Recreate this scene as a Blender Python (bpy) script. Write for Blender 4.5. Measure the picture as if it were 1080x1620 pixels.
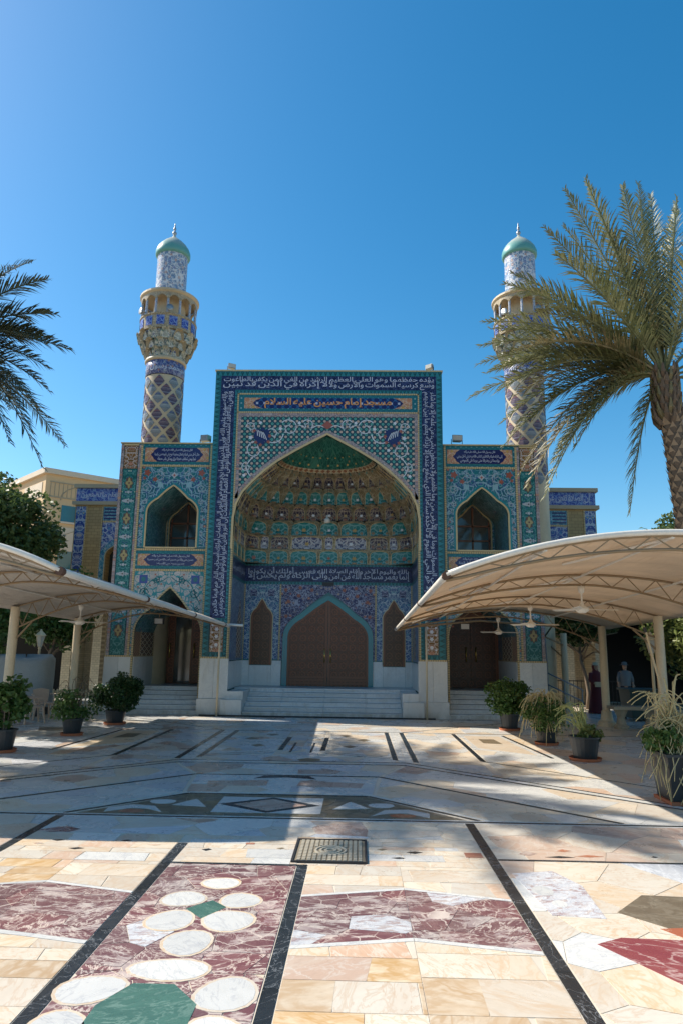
import bpy, bmesh, math, random
from math import sin, cos, pi, radians, sqrt, atan2, floor
from mathutils import Vector, Matrix, noise as mnoise
random.seed(7)
for o in list(bpy.data.objects): bpy.data.objects.remove(o)
SC = bpy.context.scene; COL = SC.collection

# ---------------------------------------------------------------- camera
cam = bpy.data.objects.new('camera', bpy.data.cameras.new('camera')); COL.objects.link(cam)
cam.data.sensor_fit = 'VERTICAL'; cam.data.sensor_height = 36.0; cam.data.lens = 1094.5 / 1620 * 36.0
cam.data.clip_start = 0.05; cam.data.clip_end = 3000
PIT, YAW, ROL = radians(11.14), radians(1.489), radians(0.804)
cam.matrix_world = (Matrix.Translation((1.04, -21.263, 2.0)) @ Matrix.Rotation(YAW, 4, 'Z')
                    @ Matrix.Rotation(pi / 2 + PIT, 4, 'X') @ Matrix.Rotation(ROL, 4, 'Z'))
SC.camera = cam
# ---------------------------------------------------------------- sky, sun, exposure
SUN = Vector((-1.03, 0.31, 1.0)).normalized()
EL = math.asin(SUN.z); AZ = atan2(SUN.x, SUN.y)
W = bpy.data.worlds.new('World'); SC.world = W; W.use_nodes = True
wn = W.node_tree.nodes; wl = W.node_tree.links
sky = wn.new('ShaderNodeTexSky'); sky.sky_type = 'NISHITA'; sky.sun_disc = False
sky.sun_elevation = EL; sky.sun_rotation = AZ
sky.altitude = 0; sky.air_density = 1.0; sky.dust_density = 0.65; sky.ozone_density = 1.6
sat = wn.new('ShaderNodeHueSaturation'); sat.inputs['Saturation'].default_value = 1.43; sat.inputs['Hue'].default_value = .489
wl.new(sky.outputs[0], sat.inputs['Color']); wl.new(sat.outputs[0], wn['Background'].inputs[0]); wn['Background'].inputs[1].default_value = 0.112
sl = bpy.data.lights.new('sun', 'SUN'); sl.energy = 4.8; sl.angle = radians(0.55); sl.color = (1.0, 0.93, 0.82)
so = bpy.data.objects.new('sun', sl); COL.objects.link(so); so.location = SUN * 60
so.rotation_euler = SUN.to_track_quat('Z', 'Y').to_euler()
SC.view_settings.view_transform = 'Standard'; SC.view_settings.look = 'None'
SC.view_settings.exposure = 0.70; SC.view_settings.gamma = 1.0
SC.cycles.max_bounces = 8; SC.cycles.diffuse_bounces = 5; SC.cycles.transparent_max_bounces = 8
SC.cycles.sample_clamp_indirect = 8

# ---------------------------------------------------------------- object helpers
def tag(o, label=None, cat=None, group=None, kind=None):
    if label: o['label'] = label
    if cat: o['category'] = cat
    if group: o['group'] = group
    if kind: o['kind'] = kind
    return o
def empty(name, loc=(0, 0, 0), rz=0, label=None, cat=None, group=None):
    o = bpy.data.objects.new(name, None); COL.objects.link(o); o.location = loc; o.rotation_euler[2] = rz
    o.empty_display_size = 0.3
    return tag(o, label, cat, group)
def wloc(o):
    v = Vector((0, 0, 0))
    while o is not None: v += o.location; o = o.parent
    return v
def copy_tree(o, parent=None):
    c = o.copy(); COL.objects.link(c); c.parent = parent
    for ch in [x for x in bpy.data.objects if x.parent == o]: copy_tree(ch, c)
    return c

class MB:
    "collects faces, builds ONE mesh object"
    def __init__(s): s.v = []; s.f = []; s.smooth = False
    def add(s, vs, fs):
        n = len(s.v); s.v += [tuple(p) for p in vs]; s.f += [tuple(i + n for i in q) for q in fs]; return s
    def box(s, x0, x1, y0, y1, z0, z1):
        return s.add([(x0,y0,z0),(x1,y0,z0),(x1,y1,z0),(x0,y1,z0),(x0,y0,z1),(x1,y0,z1),(x1,y1,z1),(x0,y1,z1)],
                     [(0,3,2,1),(4,5,6,7),(0,1,5,4),(1,2,6,5),(2,3,7,6),(3,0,4,7)])
    def prism(s, poly, a, b, plane='xz'):
        n = len(poly)
        if plane == 'xz': f = lambda p, d: (p[0], d, p[1])
        elif plane == 'xy': f = lambda p, d: (p[0], p[1], d)
        else: f = lambda p, d: (d, p[0], p[1])
        vs = [f(p, a) for p in poly] + [f(p, b) for p in poly]
        return s.add(vs, [tuple(range(n)), tuple(range(2*n-1, n-1, -1))] + [(i, i+n, (i+1) % n + n, (i+1) % n) for i in range(n)])
    def sheet(s, poly, d, plane='xz'):
        f = {'xz': lambda p: (p[0], d, p[1]), 'xy': lambda p: (p[0], p[1], d), 'yz': lambda p: (d, p[0], p[1])}[plane]
        return s.add([f(p) for p in poly], [tuple(range(len(poly)))])
    def lathe(s, prof, c=(0, 0, 0), n=24, a0=0, a1=2*pi):
        full = abs(a1 - a0 - 2*pi) < 1e-6; m = n if full else n + 1; vs = []
        for r, z in prof:
            for i in range(m):
                a = a0 + (a1 - a0) * i / n; vs.append((c[0] + r*cos(a), c[1] + r*sin(a), c[2] + z))
        fs = []
        for k in range(len(prof) - 1):
            for i in range(n):
                j = (i + 1) % m if full else i + 1
                fs.append((k*m+i, k*m+j, (k+1)*m+j, (k+1)*m+i))
        return s.add(vs, fs)
    def tube(s, pts, r, n=6, cap=True):
        pts = [Vector(p) for p in pts]; rs = r if isinstance(r, (list, tuple)) else [r] * len(pts)
        vs = []; up = None
        for i, p in enumerate(pts):
            t = (pts[min(i+1, len(pts)-1)] - pts[max(i-1, 0)])
            t = t.normalized() if t.length > 1e-9 else Vector((0, 0, 1))
            if up is None or abs(up.dot(t)) > 0.98: up = Vector((0, 0, 1)) if abs(t.z) < 0.9 else Vector((1, 0, 0))
            a = t.cross(up).normalized(); b = a.cross(t).normalized(); up = b
            for k in range(n):
                q = 2*pi*(k + .5)/n; vs.append(p + (a*cos(q) + b*sin(q)) * rs[i])
        fs = [(i*n+k, i*n+(k+1) % n, (i+1)*n+(k+1) % n, (i+1)*n+k) for i in range(len(pts)-1) for k in range(n)]
        if cap: fs += [tuple(range(n-1, -1, -1)), tuple((len(pts)-1)*n + k for k in range(n))]
        return s.add(vs, fs)
    def ribbon(s, pts, w, y, plane='xz'):
        "flat ribbon along 2D pts at depth y"
        L = []; R = []
        for i, p in enumerate(pts):
            q0 = pts[max(i-1, 0)]; q1 = pts[min(i+1, len(pts)-1)]
            dx, dz = q1[0]-q0[0], q1[1]-q0[1]; l = math.hypot(dx, dz) or 1
            ww = (w(i/(len(pts)-1)) if callable(w) else w) / 2
            L.append((p[0]-dz/l*ww, p[1]+dx/l*ww)); R.append((p[0]+dz/l*ww, p[1]-dx/l*ww))
        f = {'xz': lambda p: (p[0], y, p[1]), 'xy': lambda p: (p[0], p[1], y), 'yz': lambda p: (y, p[0], p[1])}[plane]
        n = len(pts)
        return s.add([f(p) for p in L] + [f(p) for p in R], [(i, n+i, n+i+1, i+1) for i in range(n-1)])
    def disc(s, cx, cz, r, y, n=10, rz=None):
        return s.sheet([(cx + r*cos(2*pi*i/n), cz + (rz or r)*sin(2*pi*i/n)) for i in range(n)], y)
    def build(s, name, mat, parent=None, origin=None, smooth=False, fix=False, auto=None):
        xs = list(zip(*s.v)); c = Vector([(min(q)+max(q))/2 for q in xs]) if origin is None else Vector(origin)
        me = bpy.data.meshes.new(name); me.from_pydata([Vector(p) - c for p in s.v], [], s.f)
        if fix:
            bm = bmesh.new(); bm.from_mesh(me); bmesh.ops.recalc_face_normals(bm, faces=bm.faces[:]); bm.to_mesh(me); bm.free()
        if smooth:
            me.polygons.foreach_set('use_smooth', [True]*len(me.polygons))
        me.update()
        o = bpy.data.objects.new(name, me); COL.objects.link(o)
        if mat: me.materials.append(mat)
        o.parent = parent; o.location = c - (wloc(parent) if parent else Vector((0, 0, 0)))
        if auto is not None and smooth:
            for e in me.edges: pass
        return o

# ---------------------------------------------------------------- node expression helper
class X:
    def __init__(s, g, k): s.g = g; s.k = k
    def _m(s, op, *a):
        n = s.g.nodes.new('ShaderNodeMath'); n.operation = op
        for i, q in enumerate((s,) + a):
            if isinstance(q, X): s.g.links.new(q.k, n.inputs[i])
            else: n.inputs[i].default_value = q
        return X(s.g, n.outputs[0])
    def __add__(s, o): return s._m('ADD', o)
    __radd__ = __add__
    def __sub__(s, o): return s._m('SUBTRACT', o)
    def __rsub__(s, o): return (s * -1) + o
    def __mul__(s, o): return s._m('MULTIPLY', o)
    __rmul__ = __mul__
    def __truediv__(s, o): return s._m('DIVIDE', o)
    def lt(s, o): return s._m('LESS_THAN', o)
    def gt(s, o): return s._m('GREATER_THAN', o)
    def abs(s): return s._m('ABSOLUTE')
    def sin(s): return s._m('SINE')
    def cos(s): return s._m('COSINE')
    def fr(s): return s._m('FRACT')
    def fl(s): return s._m('FLOOR')
    def mn(s, o): return s._m('MINIMUM', o)
    def mx(s, o): return s._m('MAXIMUM', o)
    def pw(s, o): return s._m('POWER', o)
    def at2(s, o): return s._m('ARCTAN2', o)
    def ss(s, a, b):
        n = s.g.nodes.new('ShaderNodeMapRange'); n.interpolation_type = 'SMOOTHSTEP'
        s.g.links.new(s.k, n.inputs[0]); n.inputs[1].default_value = a; n.inputs[2].default_value = b
        return X(s.g, n.outputs[0])
class Mat:
    def __init__(s, name, rough=0.4, spec=0.5, metal=0.0):
        s.m = bpy.data.materials.new(name); s.m.use_nodes = True; s.g = s.m.node_tree
        s.b = s.g.nodes['Principled BSDF']; s.b.inputs['Roughness'].default_value = rough
        s.b.inputs['Metallic'].default_value = metal
        s.b.inputs['Specular IOR Level'].default_value = spec
        s.tc = s.g.nodes.new('ShaderNodeTexCoord')
    def coords(s, kind='Object'):
        n = s.g.nodes.new('ShaderNodeSeparateXYZ'); s.g.links.new(s.tc.outputs[kind], n.inputs[0])
        return [X(s.g, n.outputs[i]) for i in range(3)]
    def world(s):
        n = s.g.nodes.new('ShaderNodeNewGeometry'); q = s.g.nodes.new('ShaderNodeSeparateXYZ')
        s.g.links.new(n.outputs['Position'], q.inputs[0]); return [X(s.g, q.outputs[i]) for i in range(3)]
    def vec(s, x, y, z=0.0):
        n = s.g.nodes.new('ShaderNodeCombineXYZ')
        for i, q in enumerate((x, y, z)):
            if isinstance(q, X): s.g.links.new(q.k, n.inputs[i])
            else: n.inputs[i].default_value = q
        return n.outputs[0]
    def noise(s, v, sc=5, det=3, rough=.5, dist=0.0):
        n = s.g.nodes.new('ShaderNodeTexNoise'); n.inputs['Scale'].default_value = sc; n.inputs['Detail'].default_value = det
        n.inputs['Roughness'].default_value = rough; n.inputs['Distortion'].default_value = dist
        s.g.links.new(v, n.inputs['Vector']); return X(s.g, n.outputs[0])
    def vor(s, v, sc=5, feat='F1', rnd=1.0):
        n = s.g.nodes.new('ShaderNodeTexVoronoi'); n.feature = feat; n.inputs['Scale'].default_value = sc
        n.inputs['Randomness'].default_value = rnd; s.g.links.new(v, n.inputs['Vector']); return n
    def rand(s):
        n = s.g.nodes.new('ShaderNodeObjectInfo'); q = s.g.nodes.new('ShaderNodeNewGeometry')
        return (X(s.g, n.outputs['Random']) + X(s.g, q.outputs['Random Per Island'])).fr()
    def col(s, c):
        if isinstance(c, tuple):
            n = s.g.nodes.new('ShaderNodeRGB'); n.outputs[0].default_value = (*c, 1); return n.outputs[0]
        return c
    def mix(s, f, a, b):
        n = s.g.nodes.new('ShaderNodeMix'); n.data_type = 'RGBA'; n.clamp_factor = True
        if isinstance(f, X): s.g.links.new(f.k, n.inputs[0])
        else: n.inputs[0].default_value = f
        for i, c in ((6, a), (7, b)):
            if isinstance(c, tuple): n.inputs[i].default_value = (*c, 1)
            else: s.g.links.new(c, n.inputs[i])
        return n.outputs[2]
    def hsv(s, c, h=.5, sa=1., v=1.):
        n = s.g.nodes.new('ShaderNodeHueSaturation'); s.g.links.new(s.col(c), n.inputs['Color'])
        for k, q in (('Hue', h), ('Saturation', sa), ('Value', v)):
            if isinstance(q, X): s.g.links.new(q.k, n.inputs[k])
            else: n.inputs[k].default_value = q
        return n.outputs[0]
    def bump(s, h, st=.3, d=.01):
        n = s.g.nodes.new('ShaderNodeBump'); n.inputs['Strength'].default_value = st; n.inputs['Distance'].default_value = d
        s.g.links.new(h.k, n.inputs['Height']); s.g.links.new(n.outputs[0], s.b.inputs['Normal'])
    def out(s, c, rough=None):
        if isinstance(c, tuple): s.b.inputs['Base Color'].default_value = (*c, 1)
        else: s.g.links.new(c, s.b.inputs['Base Color'])
        if isinstance(rough, X): s.g.links.new(rough.k, s.b.inputs['Roughness'])
        return s.m

# palette (linear albedo)
NAVY=(.018,.022,.12); TEAL=(.014,.12,.145); TURQ=(.03,.19,.22); WHITE=(.62,.62,.64); CREAM=(.54,.41,.21)
OCHRE=(.33,.19,.06); PINK=(.42,.20,.15); DGRN=(.012,.07,.07); BLUE=(.03,.07,.30); SKYB=(.20,.36,.48); GOLD=(.30,.20,.08)

def wear(M, c, amt=.18):
    x, y, z = M.world(); n = M.noise(M.vec(x, y, z), 1.3, 5, .6)
    n2 = M.noise(M.vec(x, y, z), 26, 2, .5)
    return M.hsv(c, .5, 1.0, n*amt*2 + (1-amt) + (n2-.5)*.25)
def plain(name, c, rough=.5, spec=.5, amt=.15, bump=0, metal=0.0, bs=60):
    M = Mat(name, rough, spec, metal)
    if bump:
        x, y, z = M.coords(); M.bump(M.noise(M.vec(x, y, z), bs, 4), bump, .01)
    return M.out(wear(M, c, amt))
def uv(M, plane, sym=False, cyl=1.0):
    x, y, z = M.coords()
    if plane == 'xz': u, v = x, z
    elif plane == 'yz': u, v = y, z
    elif plane == 'xy': u, v = x, y
    else: u, v = y.at2(x) * cyl, z
    if sym: u = u.abs()
    return u, v
def rosette(M, u, v, sc, r=.3, k=6, rnd=.35, amp=.25):
    "petalled flowers on a jittered grid: returns mask, inner mask, F1 distance, per-cell random"
    vec = M.vec(u, v, 0.0); n = M.vor(vec, sc, 'F1', rnd)
    q = M.g.nodes.new('ShaderNodeSeparateXYZ'); M.g.links.new(n.outputs['Position'], q.inputs[0])
    du, dv = u*1.0 - X(M.g, q.outputs[0]), v*1.0 - X(M.g, q.outputs[1])
    d = X(M.g, n.outputs['Distance']); a = dv.at2(du)
    rad = (a*k).cos()*(amp*r) + r
    c = M.g.nodes.new('ShaderNodeSeparateColor'); M.g.links.new(n.outputs['Color'], c.inputs[0])
    return d.lt(rad), d.lt(rad*.45), d, X(M.g, c.outputs[0])
def arabesque(name, base, vine, fl1, fl2, core, sc=3.2, plane='xz', sym=True, vw=.055, dark=None, r=.27, rough=.28, cyl=1.0):
    "glazed tile: scrolling vines, rings of tendrils and petalled flowers"
    M = Mat(name, rough, .28); u, v = uv(M, plane, sym, cyl)
    wu = M.noise(M.vec(u, v, 3.1), sc*.9, 1)*.22 - .11; wv = M.noise(M.vec(u, v, 9.7), sc*.9, 1)*.22 - .11
    u2, v2 = u + wu, v + wv
    e = M.vor(M.vec(u2, v2), sc*1.15, 'DISTANCE_TO_EDGE', .9); ed = X(M.g, e.outputs['Distance'])
    m, mi, d, rn = rosette(M, u, v, sc, r, 6, .5)
    ring = ((d*3.3 + M.noise(M.vec(u, v), sc*2, 1)*.5).fr() - .5).abs().lt(.10)
    m2, mi2, d2, rn2 = rosette(M, u + .13, v + .07, sc*2.6, .30, 5, .7)
    c = M.mix(M.noise(M.vec(u, v), 3, 2).ss(.35, .65), base, tuple(q*.72 for q in base))
    if dark: c = M.mix(ed.lt(vw*2.0), c, dark)
    c = M.mix(ring, c, tuple((a*.55+b*.45) for a, b in zip(vine, base)))
    c = M.mix(ed.lt(vw), c, vine)
    c = M.mix(m2, c, M.mix(rn2.gt(.62), vine, fl2)); c = M.mix(mi2, c, base)
    c = M.mix(m, c, M.mix(rn.gt(.5), fl1, fl2)); c = M.mix(mi, c, core)
    return M.out(wear(M, c))
def zigzag(name, along='x', p=.16, w=.19, a=TURQ, b=DGRN, c2=TEAL):
    "border of facing triangles"
    M = Mat(name, .28, .28); x, y, z = M.coords(); u, v = {'x': (x, z), 'z': (z, x), 'y': (y, z), 'zy': (z, y)}[along]
    t = ((u/p).fr() - .5).abs()*2; h = v/w + .5
    c = M.mix(h.lt(t), b, a); t2 = ((u/p + .5).fr() - .5).abs()*2
    c = M.mix(((1 - h)*1.6).lt(t2*.9), c, c2)
    c = M.mix((h - .5).abs().gt(.44), c, (.03, .10, .13))
    return M.out(wear(M, c))
def beads(name, along='x', p=.07, a=CREAM, b=(.16, .14, .10)):
    M = Mat(name, .3, .28); x, y, z = M.coords(); u = {'x': x, 'z': z, 'y': y}[along]
    return M.out(wear(M, M.mix((u/p).fr().lt(.22), a, b)))
def dots(name, base, d1, d2, p=.11, r=.30, line=None):
    "diagonal lattice of round studs in two colours"
    M = Mat(name, .28, .28); x, y, z = M.coords()
    a, b = (x + z)/(p*1.414), (x - z)/(p*1.414)
    fa, fb = a.fr() - .5, b.fr() - .5; d = (fa*fa + fb*fb).pw(.5)
    par = ((a.fl() + b.fl())*.5).fr().gt(.25)
    c = M.mix(d.lt(r), base, M.mix(par, d1, d2)); c = M.mix(d.lt(r*.35), c, M.mix(par, (.5,.3,.2), DGRN))
    if line: c = M.mix(fa.abs().mn(fb.abs()).lt(.05), c, line); c = M.mix(d.lt(r), c, M.mix(par, d1, d2))
    return M.out(wear(M, c))
def lattice(name, base, line, p=.13, plane='xz', core=None, w=.13, au=1.0):
    M = Mat(name, .4); u, v = uv(M, plane); u = u*au
    a, b = ((u + v)/p).fr() - .5, ((u - v)/p).fr() - .5
    d = a.abs().mx(b.abs()); c = M.mix(d.gt(.5 - w), base, line)
    if core: c = M.mix((a*a + b*b).lt(.022), c, core)
    return M.out(wear(M, c))
# ---------------------------------------------------------------- materials
m_navy = arabesque('navy_band_tile', (.010,.012,.060), (.04,.055,.15), (.06,.08,.17), (.05,.07,.15), NAVY, 7.0, sym=False, vw=.045, r=.15)
m_navy_side = arabesque('navy_band_tile_side', (.010,.012,.060), (.04,.055,.15), (.06,.08,.17), (.05,.07,.15), NAVY, 7.0, 'yz', sym=False, vw=.045, r=.15)
m_blueband = arabesque('cobalt_band_tile', (.03,.06,.34), (.2,.28,.5), (.35,.35,.5), (.2,.32,.5), BLUE, 5.0, sym=False)
m_zx = zigzag('triangle_border_tile_across', 'x'); m_zz = zigzag('triangle_border_tile_upright', 'z')
m_zzt = zigzag('narrow_triangle_border_tile', 'z', .12, .10); m_zxt = zigzag('narrow_triangle_border_tile_across', 'x', .12, .12)
m_zy = zigzag('triangle_border_tile_reveal', 'y', .12, .10)
m_bx = beads('bead_moulding_across', 'x'); m_bz = beads('bead_moulding_upright', 'z'); m_by = beads('bead_moulding_reveal', 'y')
m_cream = plain('cream_moulding', CREAM, .4)
m_spandrel = dots('studded_spandrel_tile', (.02,.07,.09), (.52,.40,.32), (.10,.36,.30), .125, .33)
m_title = dots('title_panel_tile', (.012,.02,.10), (.42,.45,.55), (.02,.10,.25), .17, .24, (.04,.12,.30))
m_studs = dots('teal_stud_border_tile', (.015,.14,.17), (.14,.34,.37), (.03,.20,.24), .12, .26)
m_pinkb = arabesque('rose_floral_border_tile', (.22,.19,.20), (.40,.33,.32), (.45,.20,.15), (.40,.40,.44), CREAM, 9, vw=.06)
m_wing = arabesque('turquoise_floral_tile', (.018,.17,.20), (.24,.40,.45), (.30,.10,.09), (.05,.09,.26), CREAM, 4.0, vw=.042, dark=(.02,.05,.18), r=.18)
m_whitefl = arabesque('white_floral_tile', (.52,.47,.45), (.03,.24,.27), (.42,.15,.10), (.03,.20,.26), CREAM, 4.6, vw=.05, r=.16)
m_navyfl = arabesque('navy_floral_tile', (.025,.025,.11), (.30,.32,.42), (.45,.15,.09), (.34,.26,.26), CREAM, 6.4, vw=.045, r=.25)
m_bluefl = arabesque('blue_white_floral_tile', (.05,.12,.26), (.40,.46,.50), (.03,.05,.22), (.10,.30,.34), WHITE, 7.0, vw=.055, r=.25)
m_bluefl_y = arabesque('blue_white_floral_tile_reveal', (.05,.10,.22), (.26,.33,.40), (.03,.05,.22), (.08,.24,.30), WHITE, 5.0, 'yz', vw=.055, r=.25)
m_wing_y = arabesque('teal_floral_tile_reveal', (.015,.14,.16), (.18,.32,.36), (.05,.08,.22), (.03,.22,.22), CREAM, 4.5, 'yz', vw=.05, r=.22)
m_green = arabesque('green_pilaster_tile', (.01,.14,.14), (.10,.28,.28), (.20,.40,.38), (.03,.06,.20), CREAM, 5.0, vw=.035, r=.16)
m_brownfl = arabesque('brown_floral_tile', (.22,.11,.03), (.45,.38,.34), (.45,.22,.15), (.40,.40,.46), NAVY, 4.4, vw=.05, r=.28)
m_orange = arabesque('orange_corner_tile', (.48,.22,.12), (.55,.42,.30), (.50,.30,.05), (.45,.18,.12), CREAM, 7, vw=.05)
m_niche_t = arabesque('teal_niche_tile', (.018,.20,.21), (.14,.36,.38), (.42,.22,.10), (.20,.36,.36), OCHRE, 4.2, vw=.04, r=.30)
m_niche_d = arabesque('dark_niche_tile', (.035,.03,.06), (.28,.24,.20), (.35,.17,.10), (.34,.32,.34), CREAM, 5.2, vw=.06, r=.30)
m_niche_w = arabesque('pale_niche_tile', (.06,.07,.16), (.42,.42,.44), (.40,.42,.50), (.06,.14,.30), CREAM, 5.2, vw=.08, r=.30)
m_squinch = arabesque('gilded_squinch_tile', (.29,.24,.145), (.46,.40,.28), (.26,.13,.08), (.05,.20,.20), OCHRE, 6, sym=False, vw=.05, r=.18)
m_dome = arabesque('green_shell_tile', (.015,.10,.075), (.05,.17,.12), (.28,.16,.06), (.05,.20,.16), CREAM, 4.5, sym=False, vw=.035, r=.13)
m_diaorange = plain('orange_diamond_tile', (.20,.08,.035), .3)
m_gold = plain('gold_rim', (.56,.43,.22), .35)
m_turq = plain('turquoise_glaze', (.015,.20,.23), .22, amt=.1)
m_white = plain('white_glaze', (.62,.64,.68), .3, amt=.08)
m_letter = plain('white_lettering', (.47,.50,.60), .35, .28, amt=.15)
m_orangel = plain('orange_lettering', (.62,.27,.07), .35, amt=.08)
m_navyp = plain('navy_glaze', (.016,.02,.10), .25); m_tealp = plain('teal_glaze', (.014,.14,.165), .25)
m_red = plain('rust_glaze', (.30,.08,.05), .3); m_ochre = plain('ochre_glaze', (.40,.26,.07), .3); m_blue = plain('cobalt_glaze', (.03,.06,.26), .3)
m_lat = lattice('star_lattice_tile', (.05,.03,.03), (.52,.40,.30), .15, core=(.42,.20,.10)); m_laty = lattice('star_lattice_tile_reveal', (.05,.03,.035), (.60,.48,.36), .19, 'yz', core=(.5,.25,.12), w=.12, au=.4)
m_brownlat = lattice('brown_lattice_tile', (.16,.08,.05), (.30,.18,.12), .08)
m_brownlat_y = lattice('brown_lattice_tile_reveal', (.22,.12,.08), (.40,.26,.18), .10, 'yz', au=.5)
m_strip = arabesque('blue_vine_strip_tile', (.24,.25,.28), (.03,.14,.26), (.03,.10,.24), (.4,.2,.14), WHITE, 3.0, 'yz', vw=.10, r=.15)
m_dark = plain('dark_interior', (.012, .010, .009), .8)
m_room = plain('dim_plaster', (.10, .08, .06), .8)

def marble(name, c, vein=(.45,.46,.48), rough=.25, sc=1.2):
    M = Mat(name, rough); x, y, z = M.world(); v = M.vec(x, y, z)
    n = M.noise(v, sc*2, 6, .65, 1.5); k = (n - .5).abs().ss(0, .05)
    q = M.mix(k, vein, c); q = M.mix(M.noise(v, sc, 4).ss(.3, .7), q, tuple(a*.86 for a in c))
    q = M.hsv(q, .5, 1.0, M.rand()*.16 + .92); dn = M.noise(M.vec(x*3, y*3, z*.7), 1.6, 6, .7); q = M.mix(dn.ss(.50, .80)*.55, q, (.40,.35,.27)); q = M.mix((1.0 - (z*4.0).ss(0, 1))*dn.ss(.3, .6)*.6, q, (.28,.24,.19))
    return M.out(q)
m_marble = marble('white_marble_cladding', (.70,.69,.66), (.60,.60,.60), .3)
m_step = marble('step_marble', (.66,.66,.66), (.52,.53,.55), .35)

def wood(name, c, plane='xz', sc=.30):
    "carved door: eight-pointed strapwork relief over stained wood"
    M = Mat(name, .38); u, v = uv(M, plane)
    fu, fv = (u/sc).fr() - .5, (v/sc).fr() - .5
    d1 = fu.abs().mx(fv.abs()); d2 = (fu.abs() + fv.abs())*.7071
    s1 = (d1 - .28).abs().lt(.035); s2 = (d2 - .28).abs().lt(.035); s3 = ((fu.abs() - fv.abs()).abs()).lt(.03)
    rel = s1.mx(s2).mx(s3*.8); dd = (fu*fu + fv*fv).pw(.5)
    rel = rel.mx(dd.lt(.08))
    n = M.noise(M.vec(u*14, v*1.2), 6, 4)
    q = M.mix(n, tuple(a*.6 for a in c), tuple(a*1.25 for a in c)); q = M.mix(rel, tuple(a*.45 for a in c), q)
    M.bump(rel, 1.0, .02); return M.out(q)
m_door = wood('carved_brown_door', (.25, .078, .032), sc=.30); m_wood = plain('stained_wood', (.19, .065, .03), .4)
m_sidedoor = wood('carved_dark_door', (.15, .052, .028), sc=.30)
m_winlat = wood('carved_window_screen', (.19,.08,.035), sc=.30)
m_brass = plain('brass_handle', (.75, .50, .16), .25, metal=.9); m_glass = plain('dark_glass', (.02, .03, .03), .06, .8, .05)
m_steel = plain('grey_steel', (.30, .32, .34), .4, metal=.6); m_blackp = plain('black_plastic', (.02, .02, .022), .5)
m_lamp = plain('lamp_glass', (.48, .46, .40), .3)

# ---------------------------------------------------------------- Arabic lettering
AR = {'ا':(0xFE8D,2),'أ':(0xFE83,2),'إ':(0xFE87,2),'آ':(0xFE81,2),'ب':(0xFE8F,4),'ة':(0xFE93,2),'ت':(0xFE95,4),'ث':(0xFE99,4),
 'ج':(0xFE9D,4),'ح':(0xFEA1,4),'خ':(0xFEA5,4),'د':(0xFEA9,2),'ذ':(0xFEAB,2),'ر':(0xFEAD,2),'ز':(0xFEAF,2),'س':(0xFEB1,4),'ش':(0xFEB5,4),
 'ص':(0xFEB9,4),'ض':(0xFEBD,4),'ط':(0xFEC1,4),'ظ':(0xFEC5,4),'ع':(0xFEC9,4),'غ':(0xFECD,4),'ف':(0xFED1,4),'ق':(0xFED5,4),'ك':(0xFED9,4),
 'ل':(0xFEDD,4),'م':(0xFEE1,4),'ن':(0xFEE5,4),'ه':(0xFEE9,4),'و':(0xFEED,2),'ؤ':(0xFE85,2),'ى':(0xFEEF,2),'ي':(0xFEF1,4),'ئ':(0xFE89,4),'ء':(0xFE80,1)}
def shape(txt):
    out = []
    for w in txt.split():
        i = 0; prev = False; r = []
        while i < len(w):
            c = w[i]; nx = w[i+1] if i + 1 < len(w) else None
            if c == 'ل' and nx in ('ا', 'أ', 'إ', 'آ'):
                code = {'ا': 0xFEFB, 'أ': 0xFEF7, 'إ': 0xFEF9, 'آ': 0xFEF5}[nx]; r.append(chr(code + (1 if prev else 0))); prev = False; i += 2; continue
            b, n = AR[c]; join = n == 4 and nx is not None and nx != 'ء'
            if n == 1: r.append(chr(b)); prev = False
            elif prev: r.append(chr(b + (3 if join else 1)))
            else: r.append(chr(b + (2 if join else 0)))
            if n > 1: prev = join
            i += 1
        out.append(''.join(reversed(r)))
    return ' '.join(reversed(out))
_fc = bpy.data.curves.new('lettering_source', 'FONT'); _fo = bpy.data.objects.new('lettering_source', _fc); COL.objects.link(_fo)
def text2d(txt, bold=.012, space=.55):
    _fc.body = shape(txt); _fc.resolution_u = 2; _fc.offset = bold; _fc.space_word = space; bpy.context.view_layer.update()
    me = _fo.evaluated_get(bpy.context.evaluated_depsgraph_get()).to_mesh()
    vs = [(v.co.x, v.co.y) for v in me.vertices]; fs = [tuple(p.vertices) for p in me.polygons]
    return vs, fs
def double_lettering(txt, mat, parent, fn, L, h, bold=.006):
    "two interlaced lines, as in stacked thuluth script"
    ws = txt.split(); k = (len(ws) + 1)//2
    lettering('lettering', ' '.join(ws[:k]), mat, parent, lambda u, v: fn(u, v - h*.17), L, h*.66, bold)
    lettering('lettering', ' '.join(ws[k:]), mat, parent, lambda u, v: fn(u, v + h*.20), L*.99, h*.56, bold)
def lettering(name, txt, mat, parent, fn, L, h, bold=.012, space=.55):
    "text stretched to length L and height h; fn maps (along, up) in metres (centre 0,0) to a 3D point"
    vs, fs = text2d(txt, bold, space); xs = [p[0] for p in vs]; ys = [p[1] for p in vs]
    x0, x1, y0, y1 = min(xs), max(xs), min(ys), max(ys)
    mb = MB(); mb.add([fn(((x-x0)/(x1-x0) - .5)*L, ((y-y0)/(y1-y0) - .5)*h) for x, y in vs], fs)
    return mb.build(name, mat, parent)

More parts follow.
